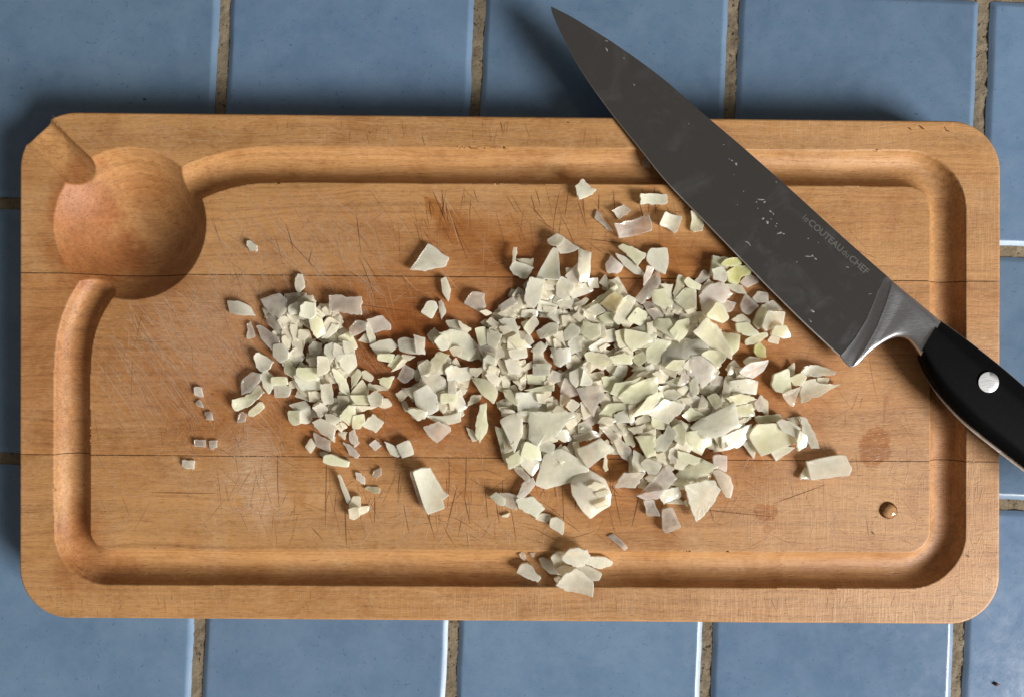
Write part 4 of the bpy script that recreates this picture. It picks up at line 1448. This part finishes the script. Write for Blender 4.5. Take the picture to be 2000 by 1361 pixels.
# which pieces show, and how much
seen = {int(a): int(b_) for a, b_ in zip(*np.unique(OWN, return_counts=True))}
for d in ALL: d['seen'] = seen.get(d['k'], 0)
named = [d for d in ALL if d['label']]
rest = sorted([d for d in ALL if not d['label']], key=lambda d: -d['seen'])
keep = named + [d for d in rest if d['seen'] >= 6][:298 - len(named)]
kept = {d['k'] for d in keep}
mass = [d for d in ALL if d['k'] not in kept]

def place(c):
    x, y = c
    if y > 1040: return 'in the lower groove cluster', 'onion pieces lying in the lower groove'
    if x < 770 and y > 860 and not inside(HEAPS[0], np.array([x]), np.array([y]))[0]: return 'scattered below the left heap', 'onion pieces scattered below the left heap'
    if x < 600 and y < 640: return 'at the top left fringe of the left heap', 'onion pieces of the left heap'
    if x < 560: return 'at the lower left fringe of the left heap', 'onion pieces of the left heap'
    if x < 705 and y < 665: return 'on the upper part of the left heap', 'onion pieces of the left heap'
    if x < 735 and y < 745: return 'in the middle of the left heap', 'onion pieces of the left heap'
    if x < 735: return 'on the lower part of the left heap', 'onion pieces of the left heap'
    if x < 850 and y < 715: return 'in the row linking the left heap to the middle strip', 'onion pieces of the middle strip'
    if x < 930 and y < 715: return 'on the upper end of the middle strip', 'onion pieces of the middle strip'
    if x < 930 and y < 870: return 'on the lower end of the middle strip', 'onion pieces of the middle strip'
    if x > 1470 and y < 720: return 'beside the blade edge at the right of the big heap', 'onion pieces of the big heap'
    if x > 1380 and y < 600: return 'at the corner of the big heap touching the blade', 'onion pieces of the big heap'
    if y < 560 and x < 1180: return 'on the upper left fringe of the big heap', 'onion pieces of the big heap'
    if y < 590: return 'on the top fringe of the big heap nearest the blade', 'onion pieces of the big heap'
    if y > 920 and x < 1180: return 'on the lower left tail of the big heap', 'onion pieces of the big heap'
    if y > 900: return 'on the lower fringe of the big heap', 'onion pieces of the big heap'
    if x > 1500 and 700 < y < 790: return 'in the small cluster below the knife bolster', 'onion pieces below the knife bolster'
    if x > 1430: return 'on the right tail of the big heap', 'onion pieces of the big heap'
    if x < 1020: return 'on the left flank of the big heap', 'onion pieces of the big heap'
    if x < 1180 and y < 700: return 'in the upper left of the big heap', 'onion pieces of the big heap'
    if x < 1180: return 'in the lower left of the big heap', 'onion pieces of the big heap'
    if y < 680: return 'near the top of the big heap', 'onion pieces of the big heap'
    if y < 790: return 'in the middle of the big heap', 'onion pieces of the big heap'
    return 'in the lower right of the big heap', 'onion pieces of the big heap'

def describe(d):
    s = math.sqrt(d['area'])
    size = 'tiny' if s < 14 else 'small' if s < 20 else 'medium' if s < 27 else 'large'
    tone = {'w': 'white', 'y': 'yellowish', 'p': 'pinkish', 'g': 'green tinged', 'o': 'amber stained'}[d['code']]
    shape = 'strip' if d['aspect'] > 2.3 else 'dice' if d['n'] == 4 and d['aspect'] < 1.5 else 'flake' if d['n'] == 4 else 'wedge' if d['n'] == 3 else 'chip' if d['n'] == 5 else 'chunk'
    return f"{size} {tone} onion {shape}"
classes = {}
for d in keep:
    pl, grp = place(d['c'])
    d['grp'] = grp
    if not d['label']:
        classes.setdefault((describe(d), pl), []).append(d)
ORD = {2: ['left one of two', 'right one of two'], 3: ['leftmost of three', 'middle one of three', 'rightmost of three'],
       4: ['leftmost of four', 'second from left of four', 'third from left of four', 'rightmost of four'],
       5: ['leftmost of five', 'second from left of five', 'middle one of five', 'fourth from left of five', 'rightmost of five']}
for (desc, pl), L in classes.items():
    L.sort(key=lambda d: d['c'][0])
    for i, d in enumerate(L):
        if len(L) == 1: d['label'] = f'{desc} {pl}'
        elif len(L) in ORD: d['label'] = f'{desc} {pl}, {ORD[len(L)][i]}'
        else: d['label'] = f'{desc} {pl}'
for d in keep:
    org = d['verts'].mean(0)
    ca, sa = math.cos(d['turn']), math.sin(d['turn'])
    q = d['verts'] - org
    q = np.stack([q[:, 0] * ca + q[:, 1] * sa, -q[:, 0] * sa + q[:, 1] * ca, q[:, 2]], 1)   # fibres run along the piece's own x axis
    o = mesh_obj('onion_piece', q, d['faces'], M_ONION, None, True, 42)
    o.location = org; o.rotation_euler = (0, 0, d['turn'])
    o.data.attributes.new('rim', 'FLOAT', 'POINT').data.foreach_set('value', d['rim'])
    o.color = d['col']
    tag(o, ' '.join(d['label'].split()[:16]), 'onion', d['grp'])
if mass:
    mv, mf = [], []
    for d in mass:
        b0 = len(mv); mv += d['verts'].tolist(); mf += [tuple(b0 + i for i in f) for f in d['faces']]
    o = mesh_obj('onion_bits', mv, mf, M_ONION, None, True, 42)
    o.color = (0.998, 0.91, 0.70, 0.42)
    tag(o, 'many small chopped onion bits filling the heaps from below', 'onion', None, 'stuff')

# ---------------------------------------------------------------- water drop and small wet bits
def drop(px, py, rx, h, ry=None, name='water_drop', label='', cat='water drop', mat=None):
    ry = ry or rx
    v, f = [], []
    n, mr = 28, 7
    for q in range(mr):
        a = q / (mr) * math.pi / 2
        for k in range(n):
            th_ = 2 * math.pi * k / n
            wob_ = 1 + 0.04 * math.sin(2 * th_ + 1) + 0.03 * math.sin(3 * th_)
            v.append(((px + rx * wob_ * math.cos(a) * math.cos(th_) - CX) * K, -(py + ry * wob_ * math.cos(a) * math.sin(th_) - CY) * K, T + 0.00001 + h * math.sin(a)))
    v.append(((px - CX) * K, -(py - CY) * K, T + 0.00001 + h))
    for q in range(mr - 1):
        for k in range(n):
            a, b_ = q * n + k, q * n + (k + 1) % n
            f.append((a, b_, b_ + n, a + n)[::-1])
    for k in range(n): f.append(((mr - 1) * n + k, (mr - 1) * n + (k + 1) % n, mr * n)[::-1])
    f.append(tuple(range(n)))
    org = np.array([(px - CX) * K, -(py - CY) * K, T])
    o = mesh_obj(name, v, f, mat, None, True, None, org)
    tag(o, label, cat)
gw = NT('clear_water')
tp_ = gw.n('ShaderNodeBsdfTransparent'); tp_.inputs[0].default_value = (0.985, 0.94, 0.84, 1)
gl_ = gw.n('ShaderNodeBsdfGlossy'); gl_.inputs['Roughness'].default_value = 0.03
fr_ = gw.n('ShaderNodeFresnel'); fr_.inputs[0].default_value = 1.33
mx_ = gw.n('ShaderNodeMixShader')
gw.t.links.new(fr_.outputs[0], mx_.inputs[0]); gw.t.links.new(tp_.outputs[0], mx_.inputs[1]); gw.t.links.new(gl_.outputs[0], mx_.inputs[2])
gw.t.links.new(mx_.outputs[0], gw.t.nodes['Material Output'].inputs['Surface'])
drop(1735, 996, 17, 0.0013, label='round clear water drop on the lower right of the board', mat=gw.m)

# residue smeared on the blade
rv, rfc = [], []
def speck(px, py, a, b_, ang, h=0.00025, n=9):
    zt = blade_top(px, py) + 0.00002
    c0 = len(rv); ca, sa = math.cos(ang), math.sin(ang)
    w = [R.uniform(.6, 1.25) for _ in range(n)]
    for s, zz in ((1.0, 0.0), (0.6, h)):
        for k in range(n):
            t = 2 * math.pi * k / n
            x, y = a * s * w[k] * math.cos(t), b_ * s * w[k] * math.sin(t)
            rv.append(W(px + x * ca - y * sa, py + x * sa + y * ca, zt + zz))
    for k in range(n): rfc.append((c0 + k, c0 + n + k, c0 + n + (k + 1) % n, c0 + (k + 1) % n))
    rfc.append(tuple(c0 + n + k for k in range(n))[::-1])
for s in [(1437, 320, 4.5, 3, .6), (1429, 314, 3, 1.4, .6), (1424, 311, 2, 1, .6), (1433, 342, 1.2, 1, 0), (1485, 390, 9, 1.6, .1), (1493, 395, 4, 1.4, -.5), (1477, 395, 2, 1.4, 0), (1504, 413, 3.4, 2.4, .4), (1510, 418, 3, 1.6, 1), (1506, 428, 1.6, 1.2, 0), (1490, 427, 3, 2.5, 0), (1498, 434, 4, 2.4, .9), (1515, 442, 3, 1.4, .9), (1523, 455, 6, 2.4, -.2), (1530, 457, 2.5, 1.5, 0), (1517, 437, 1.5, 1.2, 0), (1458, 473, 6, 1.7, .5), (1464, 478, 3, 1.4, 1.2), (1578, 501, 9, 1.6, .1), (1586, 500, 4, 1.8, -.6), (1592, 505, 3.5, 1.6, .6), (1587, 608, 5.2, 2.6, .5), (1578, 466, 1.6, 1.4, 0), (1598, 474, 1.6, 1, .4), (1556, 512, 1.6, 1.4, 0), (1185, 98, 5, 2.2, 1.1), (1184, 80, 4, 1.2, .2), (1218, 114, 2.4, 1.2, .5), (1238, 166, 2.4, 1.4, 1), (1345, 242, 1.2, 1, 0), (1413, 283, 1.6, 1, 0), (1516, 356, 2, 1.2, .7), (1654, 522, 5, 1.4, .2), (1582, 626, 5, 1, .9), (1452, 374, 1.2, 1, 0), (1480, 407, 1.4, 1.2, 0), (1440, 400, 1.2, 1, 0), (1700, 574, 5, .9, -.2)]:
    speck(*s)
o = mesh_obj('onion_residue', rv, rfc, plain('dried_onion_juice', (0.42, 0.42, 0.41), 0.3, 0.5, 0.5), None, True, 50)
tag(o, 'whitish specks of onion residue on the knife blade', 'residue', None, 'stuff')

# crumbs on the tiles
def crumb(px, py, s, col, lab):
    x, y = TP(px, py)
    v, f = [], []
    n = 8
    for zf, sc_ in ((0, .8), (.5, 1.0), (1, .6)):
        for k in range(n):
            t = 2 * math.pi * k / n; w = R.uniform(.6, 1.3)
            v.append((x + s * sc_ * w * math.cos(t) * KT, y + s * sc_ * w * .7 * math.sin(t) * KT, 0.00005 + zf * s * .7 * KT))
    for q in range(2):
        for k in range(n):
            a, b_ = q * n + k, q * n + (k + 1) % n
            f.append((a, b_, b_ + n, a + n))
    f.append(tuple(range(2 * n, 3 * n))); f.append(tuple(range(n))[::-1])
    o = mesh_obj('crumb', v, f, plain('crumb_skin', col, 0.6), None, True, 50, np.array([x, y, 0]))
    tag(o, lab, 'crumb')
crumb(1945, 1335, 6, (0.10, 0.05, 0.06), 'dark reddish crumb on the blue tile at the lower right corner')
crumb(283, 195, 3, (0.02, 0.015, 0.012), 'tiny black crumb on the blue tile above the board')
